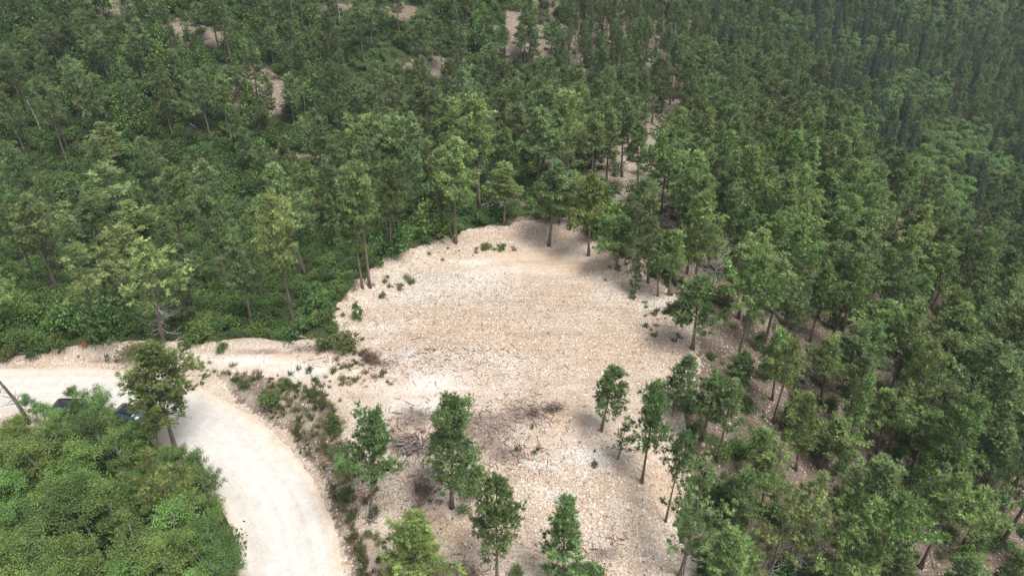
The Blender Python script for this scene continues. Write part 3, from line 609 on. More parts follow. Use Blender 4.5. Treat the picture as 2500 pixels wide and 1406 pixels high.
# hand-placed pines: base px, base py, top px, top py, crown width px, kind, tint, label
YG = (1.38, 1.38, 1.2); DG = (.72, .85, .75); BG = (1.12, 1.2, .98); MG = (.96, 1.0, 1.0); OL = (1.15, 1.15, 1.08); XB = (.85, .97, 1.08)
HP = [
 (905, 1265, 910, 997, 112, 'f', DG, 'dense dark pine at the bank top, between the dirt road and the slash pile'),
 (1103, 1237, 1100, 972, 135, 'f', DG, 'largest dark pine just right of the slash pile at the clearing front'),
 (1213, 1425, 1218, 1160, 112, 'f', (.85, 1.02, .85), 'slim pine below the clearing, its base cut by the bottom edge of the photo'),
 (1372, 1450, 1385, 1212, 150, 'y', (.8, 1, .85), 'loose wide pine on the stony front slope right of the slim one'),
 (1012, 1440, 1015, 1255, 205, 'y', (1.1, 1.2, .8), 'squat bright bushy pine at the bottom edge near the road'),
 (1468, 1052, 1498, 893, 82, 'f', DG, 'small dark pine alone inside the right front of the clearing'),
 (1508, 1120, 1535, 1035, 52, 's', DG, 'stunted crooked pine between two bigger dark pines right of the clearing'),
 (1567, 1177, 1608, 932, 88, 'f', DG, 'tall bare-stemmed dark pine standing on gravel at the clearing right front'),
 (1625, 1272, 1672, 1055, 80, 'n', DG, 'thin leaning pine with long bare stem on the right gravel edge'),
 (1660, 1410, 1735, 1130, 160, 's', (1, 1.05, 1), 'big open-crowned pine with grey twigs above the lower right gravel edge'),
 (1712, 1075, 1755, 915, 115, 'n', DG, 'dark pine whose stem rises beside pale boulders on the right edge'),
 (1750, 1125, 1795, 940, 95, 'n', MG, 'narrow mid-green pine just right of the pale boulders'),
 (1690, 852, 1718, 672, 110, 'f', DG, 'pine standing where the clearing ends right, under the big dead tree'),
 (1640, 1000, 1690, 865, 100, 'y', DG, 'low full pine leaning over the clearing right edge'),
 (1805, 942, 1822, 855, 75, 'y', DG, 'short dark flat-crowned pine on pinkish litter right of the clearing'),
 (1885, 977, 1905, 800, 85, 'm', BG, None), (1888, 1032, 1935, 830, 95, 'm', BG, None), (1942, 1147, 1975, 960, 95, 'm', BG, None),
 (2002, 985, 2015, 825, 90, 'm', BG, None), (2062, 972, 2105, 790, 110, 'm', MG, None), (2082, 975, 2140, 800, 90, 'm', DG, None),
 (2268, 1012, 2330, 820, 110, 'm', MG, None), (2290, 1010, 2370, 830, 100, 'm', DG, None), (2345, 1045, 2440, 850, 125, 'm', MG, None),
 (1998, 1142, 2062, 1025, 105, 'm', BG, None), (2140, 1107, 2160, 950, 95, 'm', BG, None), (2168, 1103, 2200, 945, 90, 'm', MG, None),
 (2222, 1150, 2290, 1015, 115, 'm', BG, None), (2090, 1405, 2180, 1140, 150, 'm', MG, 'large pine at the photo bottom right with a long thick dark stem'), (2247, 1385, 2350, 1160, 130, 'm', BG, None),
 (2350, 1332, 2410, 1190, 120, 'm', BG, None), (2212, 1342, 2262, 1205, 70, 'n', BG, None), (2082, 1312, 2110, 1225, 55, 'n', DG, None),
 (1930, 1410, 2010, 1150, 130, 's', YG, 'yellowish open pine with pale dead lower limbs near the bottom right'),
 (1870, 1440, 1935, 1215, 125, 's', YG, None), (1775, 1450, 1775, 1290, 135, 'y', BG, 'full bright pine at the bottom edge beside the gravel slope end'),
 (1845, 1180, 1880, 1050, 85, 'm', BG, None), (1860, 1235, 1880, 1110, 100, 'm', BG, None), (1790, 1290, 1830, 1150, 110, 'm', DG, None),
 (2180, 1470, 2215, 1345, 110, 'y', MG, None), (2325, 1500, 2345, 1360, 120, 'y', MG, None), (2440, 1480, 2460, 1345, 110, 'y', BG, None),
 (1950, 1060, 1945, 965, 80, 'm', BG, None), (2120, 1250, 2150, 1110, 100, 'm', MG, None), (2390, 1230, 2460, 1050, 120, 'm', MG, None), (2420, 1150, 2480, 960, 120, 'm', MG, None),
 # far edge of the clearing
 (1340, 600, 1357, 395, 95, 'f', MG, 'tall pine rooted in the gravel rim at the clearing far tip'),
 (1437, 624, 1440, 425, 78, 'f', (1.15, 1.12, .85), 'yellow-topped pine on the rim, second trunk right of the far tip'),
 (1505, 656, 1514, 525, 82, 'f', (.95, 1.1, .9), 'short rounded pine on the rim with a bare foot, right of the yellow-topped one'),
 (1550, 716, 1558, 612, 36, 'y', DG, 'slender young pine standing in the clearing right rim'),
 (1606, 723, 1600, 555, 62, 'n', MG, None), (1632, 720, 1650, 560, 88, 'm', BG, None), (1582, 690, 1590, 480, 80, 'm', MG, None),
 (1558, 600, 1580, 440, 92, 'm', DG, None), (1392, 560, 1395, 420, 80, 'm', MG, None), (1230, 548, 1240, 405, 88, 'm', (1.1, 1.1, .9), 'round-topped pine just behind the rim left of the far tip'),
 (1112, 592, 1105, 335, 118, 'm', YG, 'tall pale-green pine at the clearing far left rim, two trunks at its foot'),
 (1102, 580, 1060, 440, 70, 'n', MG, None), (1170, 510, 1160, 238, 112, 'm', YG, 'very tall broad pine behind the pale-green one, crown above all neighbours'),
 (1258, 425, 1265, 252, 92, 'm', MG, None), (1343, 392, 1345, 225, 100, 'm', XB, None), (1348, 390, 1362, 250, 60, 'n', MG, None), (1398, 410, 1402, 303, 80, 'm', (1.15, 1.15, 1), None),
 (1490, 388, 1485, 250, 70, 'm', MG, None), (1518, 432, 1520, 225, 80, 'm', MG, 'pine with a long dark stem on the pale rock ledge'),
 (1557, 465, 1560, 300, 72, 'm', DG, 'pine with the nearest dark stem on the pale rock ledge'), (1612, 395, 1625, 265, 62, 's', MG, None), (1625, 395, 1650, 290, 60, 'n', DG, None),
 (903, 701, 868, 398, 105, 'n', (1.1, 1.08, .9), 'tall sparse pine with bare grey limbs at the clearing left rim, right of two stems'),
 (885, 703, 850, 470, 80, 'n', DG, 'second stem leaning beside the sparse pine at the clearing left rim'),
 (955, 625, 945, 395, 92, 'm', DG, None), (1010, 520, 1000, 280, 100, 'm', MG, None), (905, 480, 888, 283, 95, 'm', YG, None), (1045, 440, 1022, 207, 95, 'm', MG, None),
 (1310, 470, 1320, 262, 100, 'm', MG, None),
 # left forest
 (722, 818, 662, 474, 125, 'm', YG, 'tall yellowish pine with long pale trunk right above the roadside berm'),
 (400, 834, 346, 585, 152, 's', YG, 'broad yellow-green pine with many white dead lower branches left of centre'),
 (242, 804, 192, 592, 122, 's', YG, 'yellow-green pine with drooping dead limbs, left of the broad one'),
 (298, 785, 262, 640, 85, 'm', MG, None), (353, 760, 350, 556, 120, 'm', YG, None),
 (561, 722, 495, 460, 88, 'n', MG, 'leaning pine with long reddish bare trunk in the left forest'),
 (748, 680, 655, 400, 130, 'm', OL, 'wide old pine behind the tall yellowish one, dead branches down its right side'),
 (618, 805, 571, 575, 95, 'm', MG, None), (450, 640, 423, 407, 88, 'm', OL, None), (289, 535, 265, 400, 135, 's', OL, 'widest spreading pine crown on the far left, two pale stems under it'),
 (255, 660, 218, 487, 105, 'm', DG, None), (193, 545, 172, 462, 62, 's', YG, None), (345, 600, 312, 490, 80, 'm', YG, None),
 (141, 720, 68, 470, 110, 'm', OL, 'tall pine near the left edge with a slanting pinkish trunk'), (100, 713, 10, 500, 90, 'n', DG, None), (10, 830, -5, 655, 95, 'm', YG, 'yellowish pine cut by the left edge above the road'),
 (430, 1108, 370, 838, 150, 'f', (.95, .98, .75), 'tall olive pine standing in front of the road bend, left of the bright curve'),
 (440, 1362, 352, 1095, 140, 's', (1.08, 1.05, .75), 'olive pine with a bare pinkish trunk rising from the lower left grove'),
 (172, 425, 95, 185, 62, 'n', MG, 'lanky leaning pine far left with a long bare curved trunk'), (270, 315, 225, 180, 55, 'n', MG, None), (357, 182, 330, 45, 72, 'm', MG, None),
 (290, 420, 240, 300, 85, 'm', YG, None), (660, 350, 650, 185, 60, 'n', MG, None), (568, 258, 565, 160, 60, 'n', XB, None), (632, 270, 610, 100, 70, 'n', MG, None), (720, 320, 705, 180, 62, 'm', MG, None),
 (783, 425, 775, 285, 62, 'm', MG, None), (558, 335, 535, 180, 55, 'n', YG, None), (390, 95, 380, 10, 45, 'n', MG, None), (493, 100, 480, 5, 45, 'n', MG, None), (670, 170, 655, 65, 50, 'n', MG, None),
 (1126, 185, 1125, 65, 50, 'n', MG, None), (1193, 210, 1195, 105, 55, 'm', MG, None), (1272, 185, 1270, 60, 45, 'n', MG, None), (1340, 180, 1350, 50, 60, 'm', DG, None), (1500, 130, 1505, -10, 40, 'n', MG, None),
 (700, 470, 690, 330, 60, 'm', MG, None), (20, 90, 5, -20, 50, 'n', DG, None), (180, 150, 165, 40, 50, 'm', DG, None),
]
SLOPE_ZONE = lambda x, y, px, py: ('on the right slope' if px > 1650 and py > 480 else 'in the lower left grove' if px < 620 and py > 850 else 'in the left forest' if px < 850 and py > 430 else
      'behind the clearing' if py > 300 and px < 1700 else 'on the far spur' if py > 180 and px > 1250 else 'across the right valley' if px > 1700 else 'on the upper left hillside')
placed = []   # (x, y, r)
pines = []
for bx, by, tx, ty, cw, kd, tint, lab in HP:
    x, y, z = W(bx, by)
    k = (703 - ty) / FPX; Z = y * (k * c34 - s34) / (c34 + k * s34); h = Z + CAMZ - z
    h = min(max(h, 1.5), 21); t = y * c34 - (z + h * .7 - CAMZ) * s34
    wd = cw / FPX * t; xt = (tx - 1250) / FPX * (y * c34 - (z + h - CAMZ) * s34); lean = max(-.12, min(.12, math.atan2(xt - x, h)))
    pines.append(dict(x=x, y=y, z=z, h=h, w=wd, kd=kd, tint=tint, lab=lab, lean=lean, prio=1)); placed.append((x, y, wd * .32 + .6))

# zones filled with trees that stand like those of the photo
Z1 = [(1715, 830), (1700, 740), (1640, 640), (1560, 560), (1600, 480), (1680, 420), (1760, 330), (1900, 300), (2000, 380), (2150, 470), (2300, 690), (2560, 900), (2620, 1560), (1740, 1560), (1700, 1300), (1760, 1080), (1740, 950)]
Z2 = [(760, 560), (850, 470), (960, 400), (1080, 350), (1300, 330), (1500, 300), (1560, 260), (1700, 200), (1900, 180), (1990, 260), (1900, 310), (1760, 330), (1680, 400), (1660, 330), (1560, 340), (1500, 400), (1480, 520), (1440, 545), (1290, 520), (1150, 520), (960, 590), (860, 640), (790, 640)]
Z3 = [(-80, 780), (-80, 430), (700, 430), (800, 560), (760, 640), (830, 690), (760, 790), (560, 810), (260, 780)]
Z4 = [(-80, 430), (-80, -140), (1720, -140), (1690, 200), (1500, 300), (1080, 350), (840, 440), (700, 430)]
Z5 = [(1700, 200), (1720, -140), (2650, -140), (2650, 900), (2560, 860), (2330, 680), (2170, 470), (2010, 370), (1990, 240), (1900, 170)]
ASPZ = [(2300, 75, 130, 35), (2440, 60, 60, 30), (2230, 280, 90, 50), (2140, 165, 50, 30), (1900, 120, 40, 30), (2250, 460, 70, 60), (2290, 560, 70, 60), (2330, 400, 70, 50), (2180, 290, 50, 40), (1720, 60, 30, 20), (2400, 470, 60, 40), (2060, 160, 40, 30),
        (1600, 170, 40, 12)]
ASPL = [(120, 130, 70, 35), (30, 190, 50, 30), (880, 120, 14, 20), (930, 185, 40, 22), (960, 220, 40, 20), (610, 360, 40, 30), (180, 280, 60, 25), (500, 250, 60, 25), (30, 420, 40, 30), (330, 400, 60, 40), (450, 420, 50, 30), (550, 500, 40, 30), (160, 540, 60, 30), (1180, 110, 25, 20), (1240, 150, 20, 12), (430, 220, 50, 20), (40, 60, 30, 30)]
CLEAR = [(1745, 780, 55, 90), (490, 330, 35, 70), (640, 310, 70, 50), (740, 440, 60, 45), (1575, 480, 60, 50), (1630, 385, 22, 35), (740, 388, 70, 12), (670, 235, 35, 45), (600, 230, 30, 30), (1575, 430, 50, 55), (1625, 330, 25, 50), (1345, 400, 50, 15)]
rg = np.random.RandomState(99)
def fill(zone, sp, x0, x1, y0, y1):
    xs = np.arange(x0, x1, sp); ys = np.arange(y0, y1, sp * .88)
    Xg, Yg = np.meshgrid(xs, ys); Xg = Xg + (np.arange(len(ys)) % 2)[:, None] * sp / 2
    Xg = (Xg + rg.uniform(-.36, .36, Xg.shape) * sp).ravel(); Yg = (Yg + rg.uniform(-.36, .36, Yg.shape) * sp).ravel()
    Zg = H(Xg, Yg); a, b, t = project(Xg, Yg, Zg); ok = inpoly(a, b, zone) & (t > 5); return [(Xg[i], Yg[i], Zg[i], a[i], b[i]) for i in np.where(ok)[0]]
def free(x, y, r):
    for X, Y, R2 in placed:
        if (X - x) ** 2 + (Y - y) ** 2 < (r + R2) ** 2: return False
    return True
def hit(lst, px, py, thr=.45): return float(blobs(lst, np.array([px]), np.array([py]))[0]) > thr
padpoly = PAD
spruces, aspens = [], []
def add_pine(x, y, z, px, py, hr, kinds, tints, wf=(.30, .43)):
    h = rnd.uniform(*hr)
    pines.append(dict(x=x, y=y, z=z, h=h, w=h * rnd.uniform(*wf), kd=rnd.choice(kinds), tint=rnd.choice(tints), lab=None, lean=rnd.gauss(0, .025), prio=0)); placed.append((x, y, 1.0))
for x, y, z, a, b in fill(Z1, 4.1, 8, 150, 18, 190):
    if free(x, y, .9) and not hit(CLEAR, a, b) and not hit([(1700, 960, 45, 60), (1640, 1180, 60, 120)], a, b):
        if rg.rand() < (.32 if b > 780 else .12): continue
        add_pine(x, y, z, a, b, (9.5, 15), 'mmmmmny', [BG, BG, MG, MG, DG, YG, (.9, 1.05, .8)])
for x, y, z, a, b in fill(Z2, 4.7, -45, 130, 60, 260):
    if free(x, y, 1.0) and not hit(CLEAR, a, b): add_pine(x, y, z, a, b, (8.5, 14.5), 'mmmmnns', [MG, MG, OL, YG, BG, XB])
for x, y, z, a, b in fill(Z3, 9.5, -110, 10, 60, 150):
    if free(x, y, 1.6) and not hit(ASPL, a, b): add_pine(x, y, z, a, b, (8, 13), 'mmyn', [DG, DG, MG, XB])
for x, y, z, a, b in fill(Z4, 7.0, -190, 130, 100, 300):
    if not free(x, y, 1.0) or hit(CLEAR, a, b, .6): continue
    bare = hit(BARE, a, b, .35)
    if bare and rg.rand() < (.45 if a < 1400 else .1): continue
    if hit(ASPL, a, b): 
        if rg.rand() < .9: aspens.append(dict(x=x, y=y, z=z, h=rnd.uniform(5, 8), tint=rnd.choice([MG, BG, XB]), px=a, py=b)); placed.append((x, y, .8))
        continue
    if rg.rand() < .12: continue
    add_pine(x, y, z, a, b, (7.5, 15), 'mmmnnnm', [DG, MG, MG, XB, XB, (.8, .9, .85), OL], (.28, .42))
for x, y, z, a, b in fill([(1360, 230), (1380, -60), (1760, -60), (1720, 190), (1600, 200)], 3.8, 0, 130, 100, 300):
    if free(x, y, .5) and rg.rand() < .85: add_pine(x, y, z, a, b, (8, 13), 'nnm', [DG, XB, MG, (.85, .9, .9)], (.18, .27))
for x, y, z, a, b in fill(Z5, 5.0, 30, 330, 80, 460):
    if not free(x, y, .8): continue
    placed.append((x, y, .6))
    if hit(ASPZ, a, b): aspens.append(dict(x=x, y=y, z=z, h=rnd.uniform(7, 10), tint=rnd.choice([BG, MG, (.9, 1.1, 1.05), (1.05, 1.2, 1.1)]), px=a, py=b)); continue
    if rg.rand() < (.38 if a < 2350 else .25): spruces.append(dict(x=x, y=y, z=z, h=rnd.uniform(10, 16), tint=rnd.choice([DG, (.8, .95, .95), (.9, 1, 1)]), px=a, py=b))
    else: add_pine(x, y, z, a, b, (9, 13), 'mmmn', [DG, XB, XB, MG], (.3, .4))

# extra aspens standing densely in the patches (a finer second pass)
for x, y, z, a, b in fill(Z5, 3.6, 60, 330, 100, 440):
    if hit(ASPZ, a, b, .6) and free(x, y, .7) and len(aspens) < 250: aspens.append(dict(x=x, y=y, z=z, h=rnd.uniform(6, 9), tint=rnd.choice([BG, MG, (1.05, 1.2, 1.1)]), px=a, py=b)); placed.append((x, y, .6))

def place_words(d, top=.75):
    a, b, _ = project(np.array([d['x']]), np.array([d['y']]), np.array([d['z'] + d['h'] * top])); return float(a[0]), float(b[0])
def auto_label(d, noun, look):
    a, b = place_words(d); zone = SLOPE_ZONE(d['x'], d['y'], a, b + 60)
    for k in (0, 1):
        f = (lambda v: str(int(round(v)))) if k == 0 else (lambda v: f'{v:.1f}')
        l = f"{look} {noun} {zone}, crown {f(a / 25)}% across, {f(b / 14.06)}% down" + (" the photo" if k == 0 else "")
        if uniq(l): return l
    return l
def size_of(d):
    t = d['y'] * c34 - (d['z'] - CAMZ) * s34; a, b = place_words(d)
    vis = -80 < a < 2580 and -60 < b < 1520
    return (d['h'] / max(t, 5)) * (1 if vis else .01)
rest = {'pine': [], 'spruce': [], 'aspen': []}
pines.sort(key=lambda d: (-d['prio'], -size_of(d)))
src = {}
for i, d in enumerate(pines):
    a, b = place_words(d)
    if i >= 300 or not (-60 < a < 2560 and -60 < b < 1560): rest['pine'].append(d); continue
    var = rnd.randrange(len(PINE[d['kd']])); pr = PINE[d['kd']][var]
    sx = d['w'] / 5.0 * (1.18 if d['kd'] == 'f' else 1.05); sz = d['h'] / 12
    look = {'f': '', 'm': '', 's': 'sparse ', 'y': 'full ', 'n': 'thin '}[d['kd']] + tint_word(d['tint'])
    lab = d['lab'] or auto_label(d, 'pine', look); used_labels.add(lab)
    r = plant('pine_tree', pr, (d['x'], d['y'], d['z']), sx, sz, rnd.random() * 6.28, d['tint'], lab, 'pine tree', 'pines of the forest around the clearing', (0, 0))
    r.rotation_mode = 'XYZ'
    if abs(d['lean']) > .01:
        r.rotation_euler = (Matrix.Rotation(d['lean'], 3, 'Y') @ Matrix.Rotation(r.rotation_euler.z, 3, 'Z')).to_euler()
    src.setdefault('pine', []); src['pine'].append((r, pr)) if len(src['pine']) < 0 else None
spruces.sort(key=lambda d: -size_of(d))
for i, d in enumerate(spruces):
    a, b = place_words(d)
    if i >= 300 or not (-60 < a < 2560 and -60 < b < 1560): rest['spruce'].append(d); continue
    plant('spruce_tree', SPR[rnd.randrange(3)], (d['x'], d['y'], d['z']), rnd.uniform(.85, 1.2), d['h'] / 12, rnd.random() * 6.28, d['tint'],
          auto_label(d, 'spruce', 'pointed ' + tint_word(d['tint'])), 'spruce tree', 'spruces across the right valley')
aspens.sort(key=lambda d: -size_of(d))
# the grove of aspens and birches at lower left
GROVE = [(-40, 1130), (20, 1020), (150, 985), (300, 985), (420, 1085), (520, 1160), (590, 1290), (590, 1400), (560, 1600), (-100, 1600), (-100, 1130)]
gl = []
for (a, b, hh) in [(75, 990, 3.5), (175, 980, 4), (255, 975, 3.6), (120, 1010, 4.5), (210, 1005, 5), (310, 1000, 4.4), (400, 1010, 3), (330, 1012, 3.6), (365, 1030, 4), (60, 1070, 5), (150, 1060, 5.5), (245, 1050, 6), (340, 1060, 5), (440, 1080, 4.5), (0, 1110, 6), (95, 1130, 6.5), (190, 1120, 7), (285, 1110, 6),
                   (470, 1150, 5), (400, 1160, 5), (30, 1190, 7), (130, 1205, 7), (230, 1190, 7), (60, 1270, 7), (170, 1280, 7.5), (270, 1250, 7), (340, 1210, 6), (500, 1200, 5), (460, 1230, 6), (540, 1290, 5), (400, 1290, 6.5), (310, 1320, 7), (210, 1350, 7.5), (110, 1360, 7), (20, 1350, 7), (480, 1340, 6),
                   (560, 1370, 4.5), (400, 1390, 6.5), (-20, 1240, 7), (300, 1410, 6.5), (490, 1420, 5), (540, 1225, 3.4), (575, 1290, 3.2), (590, 1345, 3.4), (585, 1400, 3.2), (500, 1130, 3), (470, 1100, 3), (-40, 1420, 7), (90, 1460, 7), (200, 1450, 6.5), (560, 1460, 5), (410, 1480, 6)]:
    # crown centre pixel, height: march the ray to the surface that lies 0.7 h above the ground
    hh *= 1.2; d = ray(a, b); t = np.arange(25, 90, .3); gz = CAMZ + d[2] * t - H(d[0] * t, d[1] * t) - hh * .72; i = int(np.argmax(gz < 0)); x, y = float(d[0] * t[i]), float(d[1] * t[i])
    dr, _ = segdist(np.array([x]), np.array([y]), RL)
    if dr[0] < ROADW + .4: y -= 1.2; x -= .8
    gl.append(dict(x=x, y=y, z=Hs(x, y), h=hh, tint=rnd.choice([(.95, 1.0, .85), (.65, .78, .65), (1.25, 1.25, .95), (.95, 1.1, .85), (.8, .92, .8), (1.1, 1.2, .9)])))
for d in gl:
    lab = auto_label(d, 'aspen', {0: 'leafy', 1: 'slender', 2: 'white-stemmed'}[rnd.randrange(3)] + ' ' + tint_word(d['tint']))
    s_ = d['h'] / 8; plant('aspen_tree', ASPN[rnd.randrange(3)], (d['x'], d['y'], d['z']), max(s_, .55) * rnd.uniform(.72, 1.15), s_, rnd.random() * 6.28, d['tint'], lab, 'aspen tree', 'aspens and birches of the lower left grove')
for i, d in enumerate(aspens):
    a, b = place_words(d)
    if i >= 240 or not (-60 < a < 2560 and -60 < b < 1560): rest['aspen'].append(d); continue
    s_ = d['h'] / 8; plant('aspen_tree', ASP[rnd.randrange(3)], (d['x'], d['y'], d['z']), s_ * rnd.uniform(.95, 1.3), s_, rnd.random() * 6.28, d['tint'],
          auto_label(d, 'aspen', tint_word(d['tint'])), 'aspen tree', 'aspens among the far conifers')
print('PINES', len(pines), 'SPRUCE', len(spruces), 'ASPEN', len(aspens), 'rest', {k: len(v) for k, v in rest.items()})

# ------------------------------------------------------------------ stuff: one object each, instances of the meshes above
def scatter_object(name, pts, scl, rot, pick, protos, label, cat, mats, color=(1, 1, 1)):
    """one mesh object whose geometry nodes set the prototype meshes on its points"""
    n = len(pts); me = bpy.data.meshes.new(name); me.vertices.add(n); me.vertices.foreach_set('co', np.asarray(pts, np.float32).ravel())
    for nm, tp, arr in (('scl', 'FLOAT_VECTOR', scl), ('rotz', 'FLOAT', rot), ('pick', 'INT', pick)):
        a = me.attributes.new(nm, tp, 'POINT'); a.data.foreach_set('vector' if tp == 'FLOAT_VECTOR' else 'value', np.asarray(arr, np.float32 if tp != 'INT' else np.int32).ravel())
    for q in mats: me.materials.append(q)
    me.update(); o = link(name, me, color=color); tag(o, label, cat, None, 'stuff')
    ng = bpy.data.node_groups.new(name, 'GeometryNodeTree'); ng.interface.new_socket('Geometry', in_out='INPUT', socket_type='NodeSocketGeometry'); ng.interface.new_socket('Geometry', in_out='OUTPUT', socket_type='NodeSocketGeometry')
    ns, ls = ng.nodes, ng.links; gi = ns.new('NodeGroupInput'); go = ns.new('NodeGroupOutput'); inst = ns.new('GeometryNodeInstanceOnPoints')
    m2p = ns.new('GeometryNodeMeshToPoints'); ls.new(gi.outputs[0], m2p.inputs[0])
    join = ns.new('GeometryNodeJoinGeometry')
    for objs in reversed(protos):
        jj = ns.new('GeometryNodeJoinGeometry')
        for ob in objs:
            oi = ns.new('GeometryNodeObjectInfo'); oi.inputs[0].default_value = ob; oi.transform_space = 'ORIGINAL'; ls.new(oi.outputs['Geometry'], jj.inputs[0])
        g2 = ns.new('GeometryNodeGeometryToInstance'); ls.new(jj.outputs[0], g2.inputs[0]); ls.new(g2.outputs[0], join.inputs[0])
    ls.new(m2p.outputs[0], inst.inputs['Points']); ls.new(join.outputs[0], inst.inputs['Instance']); inst.inputs['Pick Instance'].default_value = True
    def named(nm, tp):
        q = ns.new('GeometryNodeInputNamedAttribute'); q.data_type = tp; q.inputs['Name'].default_value = nm
        return [s_ for s_ in q.outputs if s_.enabled and s_.name == 'Attribute'][0]
    ls.new(named('scl', 'FLOAT_VECTOR'), inst.inputs['Scale']); ls.new(named('pick', 'INT'), inst.inputs['Instance Index'])
    cx = ns.new('ShaderNodeCombineXYZ'); ls.new(named('rotz', 'FLOAT'), cx.inputs[2]); ls.new(cx.outputs[0], inst.inputs['Rotation'])
    ls.new(inst.outputs[0], go.inputs[0])
    md = o.modifiers.new('scatter', 'NODES'); md.node_group = ng; return o
def find(mesh): return next(o for o in COL.objects if o.data is mesh)
allp = [p for k in 'mny' for p in PINE[k]]
def used(plist): 
    names = {o.data.name for o in COL.objects if o.data is not None and o.type == 'MESH'}
    return [p for p in plist if p[0].name in names]
def stuff_trees(name, ds, plist, label, cat, hh, wref, mats, color):
    pl = used(plist)
    if not ds or not pl: return
    scatter_object(name, [(d['x'], d['y'], d['z']) for d in ds], [((d.get('w', d['h'] * .4) / wref),) * 2 + (d['h'] / hh,) for d in ds],
                   [rnd.random() * 6.28 for _ in ds], [rnd.randrange(len(pl)) for _ in ds], [[find(p[0]), find(p[1])] for p in pl], label, cat, mats, color)
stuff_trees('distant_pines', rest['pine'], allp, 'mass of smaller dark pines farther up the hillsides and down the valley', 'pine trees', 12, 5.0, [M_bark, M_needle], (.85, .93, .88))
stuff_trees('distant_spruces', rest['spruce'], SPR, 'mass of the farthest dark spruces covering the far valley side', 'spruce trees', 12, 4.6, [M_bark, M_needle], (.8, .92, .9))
stuff_trees('distant_aspens', rest['aspen'], ASP, 'pale green aspens mingled far off among the dark conifers', 'aspen trees', 8, 3.2, [M_pale, M_leaf], (1, 1.08, 1))

# ------------------------------------------------------------------ shrubs one can count
SHR = [(25, 872, 70, 34, 'yellowish shrub on the berm crest, first from the left edge of the photo'), (85, 864, 70, 40, 'green shrub on the berm crest, second from the left edge'), (145, 852, 60, 40, 'bushy green shrub left of the rusty dry bush on the berm'), (235, 838, 50, 30, 'low shrub right of the rusty dry bush on the berm'), (385, 838, 50, 28, 'low shrub on the berm at the foot of the broad yellow-green pine'), (470, 836, 60, 30, 'shrub on the berm crest between the broad and the tall yellowish pines'), (1160, 1200, 95, 80, 'full dark bush touching the largest dark pine on its right'), (1130, 1250, 50, 40, 'low green bush at the foot of the largest dark pine'), (1262, 1405, 42, 45, 'little bush at the bottom edge between two front pines'),
       (1445, 1420, 90, 90, 'rounded bush under the loose wide pine at the bottom edge'), (935, 728, 22, 20, 'tiny round bush on the left rim, nearer the seedling pine'), (993, 680, 34, 14, 'flat little bush on the left rim, the upper of two'), (1005, 692, 26, 14, 'flat little bush on the left rim, the lower of two'),
       (1187, 605, 40, 14, 'long low bush in the middle of the far rim'), (1228, 604, 26, 10, 'small low bush right of the long one on the far rim'), (1080, 635, 14, 10, 'speck of a bush on the inner rim, upper left'), (842, 850, 95, 48, 'wide green shrub patch on the left edge beside the brown brush heap'), (795, 848, 60, 40, 'green shrub left of the wide one above the road bank'),
       (545, 855, 40, 22, 'small green shrub on the sandy berm above the road'), (330, 870, 80, 60, 'bright shrub on the berm behind the tall olive pine'), (660, 985, 75, 45, 'largest green shrub on the bank inside the road bend'), (600, 945, 45, 30, 'green shrub at the upper end of the bank'), (700, 945, 40, 26, 'shrub along the bank top, left one'),
       (790, 985, 34, 22, 'shrub along the bank top, right one'), (765, 965, 26, 18, 'small shrub just above the right one on the bank top'), (815, 1045, 60, 44, 'yellowish shrub where the bank turns downhill'), (830, 1060, 26, 26, 'small dark shrub at the turn of the bank'), (842, 1105, 36, 50, 'vivid green shrub left of the dense dark pine'), (842, 1215, 34, 44, 'shrub below the dense dark pine, beside the road'),
       (858, 1265, 28, 26, 'small shrub on the roadside under the dense dark pine'), (900, 1310, 30, 26, 'small shrub right of the road, near the squat bushy pine'), (885, 1345, 40, 40, 'dark round shrub at the bottom between road and squat bushy pine'), (862, 1312, 18, 20, 'tiny shrub beside the dark round one'), (925, 1370, 24, 24, 'tiny shrub touching the squat bushy pine'), (1300, 1045, 14, 14, 'tiny sprig on the torn ground below the root ball'),
       (920, 1255, 34, 60, 'narrow dark bush behind the foot of the dense dark pine'), (1105, 1010, 10, 10, None), (1640, 760, 40, 34, 'dark bush on the clearing right rim below the dead tree'), (1545, 728, 24, 18, 'little bush at the foot of the slender young pine'), (1290, 1395, 10, 10, None), (1870, 985, 60, 30, None), (1820, 1000, 60, 30, 'mossy bush patch on the right slope'),
       (1500, 385, 30, 18, 'grey-green bush upper left on the pale rock ledge'), (1555, 425, 34, 16, 'bright bush in the middle of the pale rock ledge'), (1500, 430, 24, 14, 'dark bush lower on the pale rock ledge'), (1575, 400, 28, 16, None)]
for i, (bx, by, wp, hp, lab) in enumerate(SHR):
    if lab is None: continue
    x, y, z = W(bx, by); t = y * c34 - (z - CAMZ) * s34; k = wp / FPX * t / 2.3; kh = hp / FPX * t / 1.35 * 1.05
    T_, C_ = BUSH[i % 4]; col = rnd.choice([(.8, .85, .7), (1, 1, .9), (.7, .8, .65), (1.1, 1.0, .8)])
    r = empty('shrub', (x, y, z - .05), (0, 0, rnd.random() * 6), (k, k, kh)); tag(r, lab, 'shrub', 'shrubs around the clearing and the road bank'); link('stem', T_, r); link('foliage', C_, r, color=col)
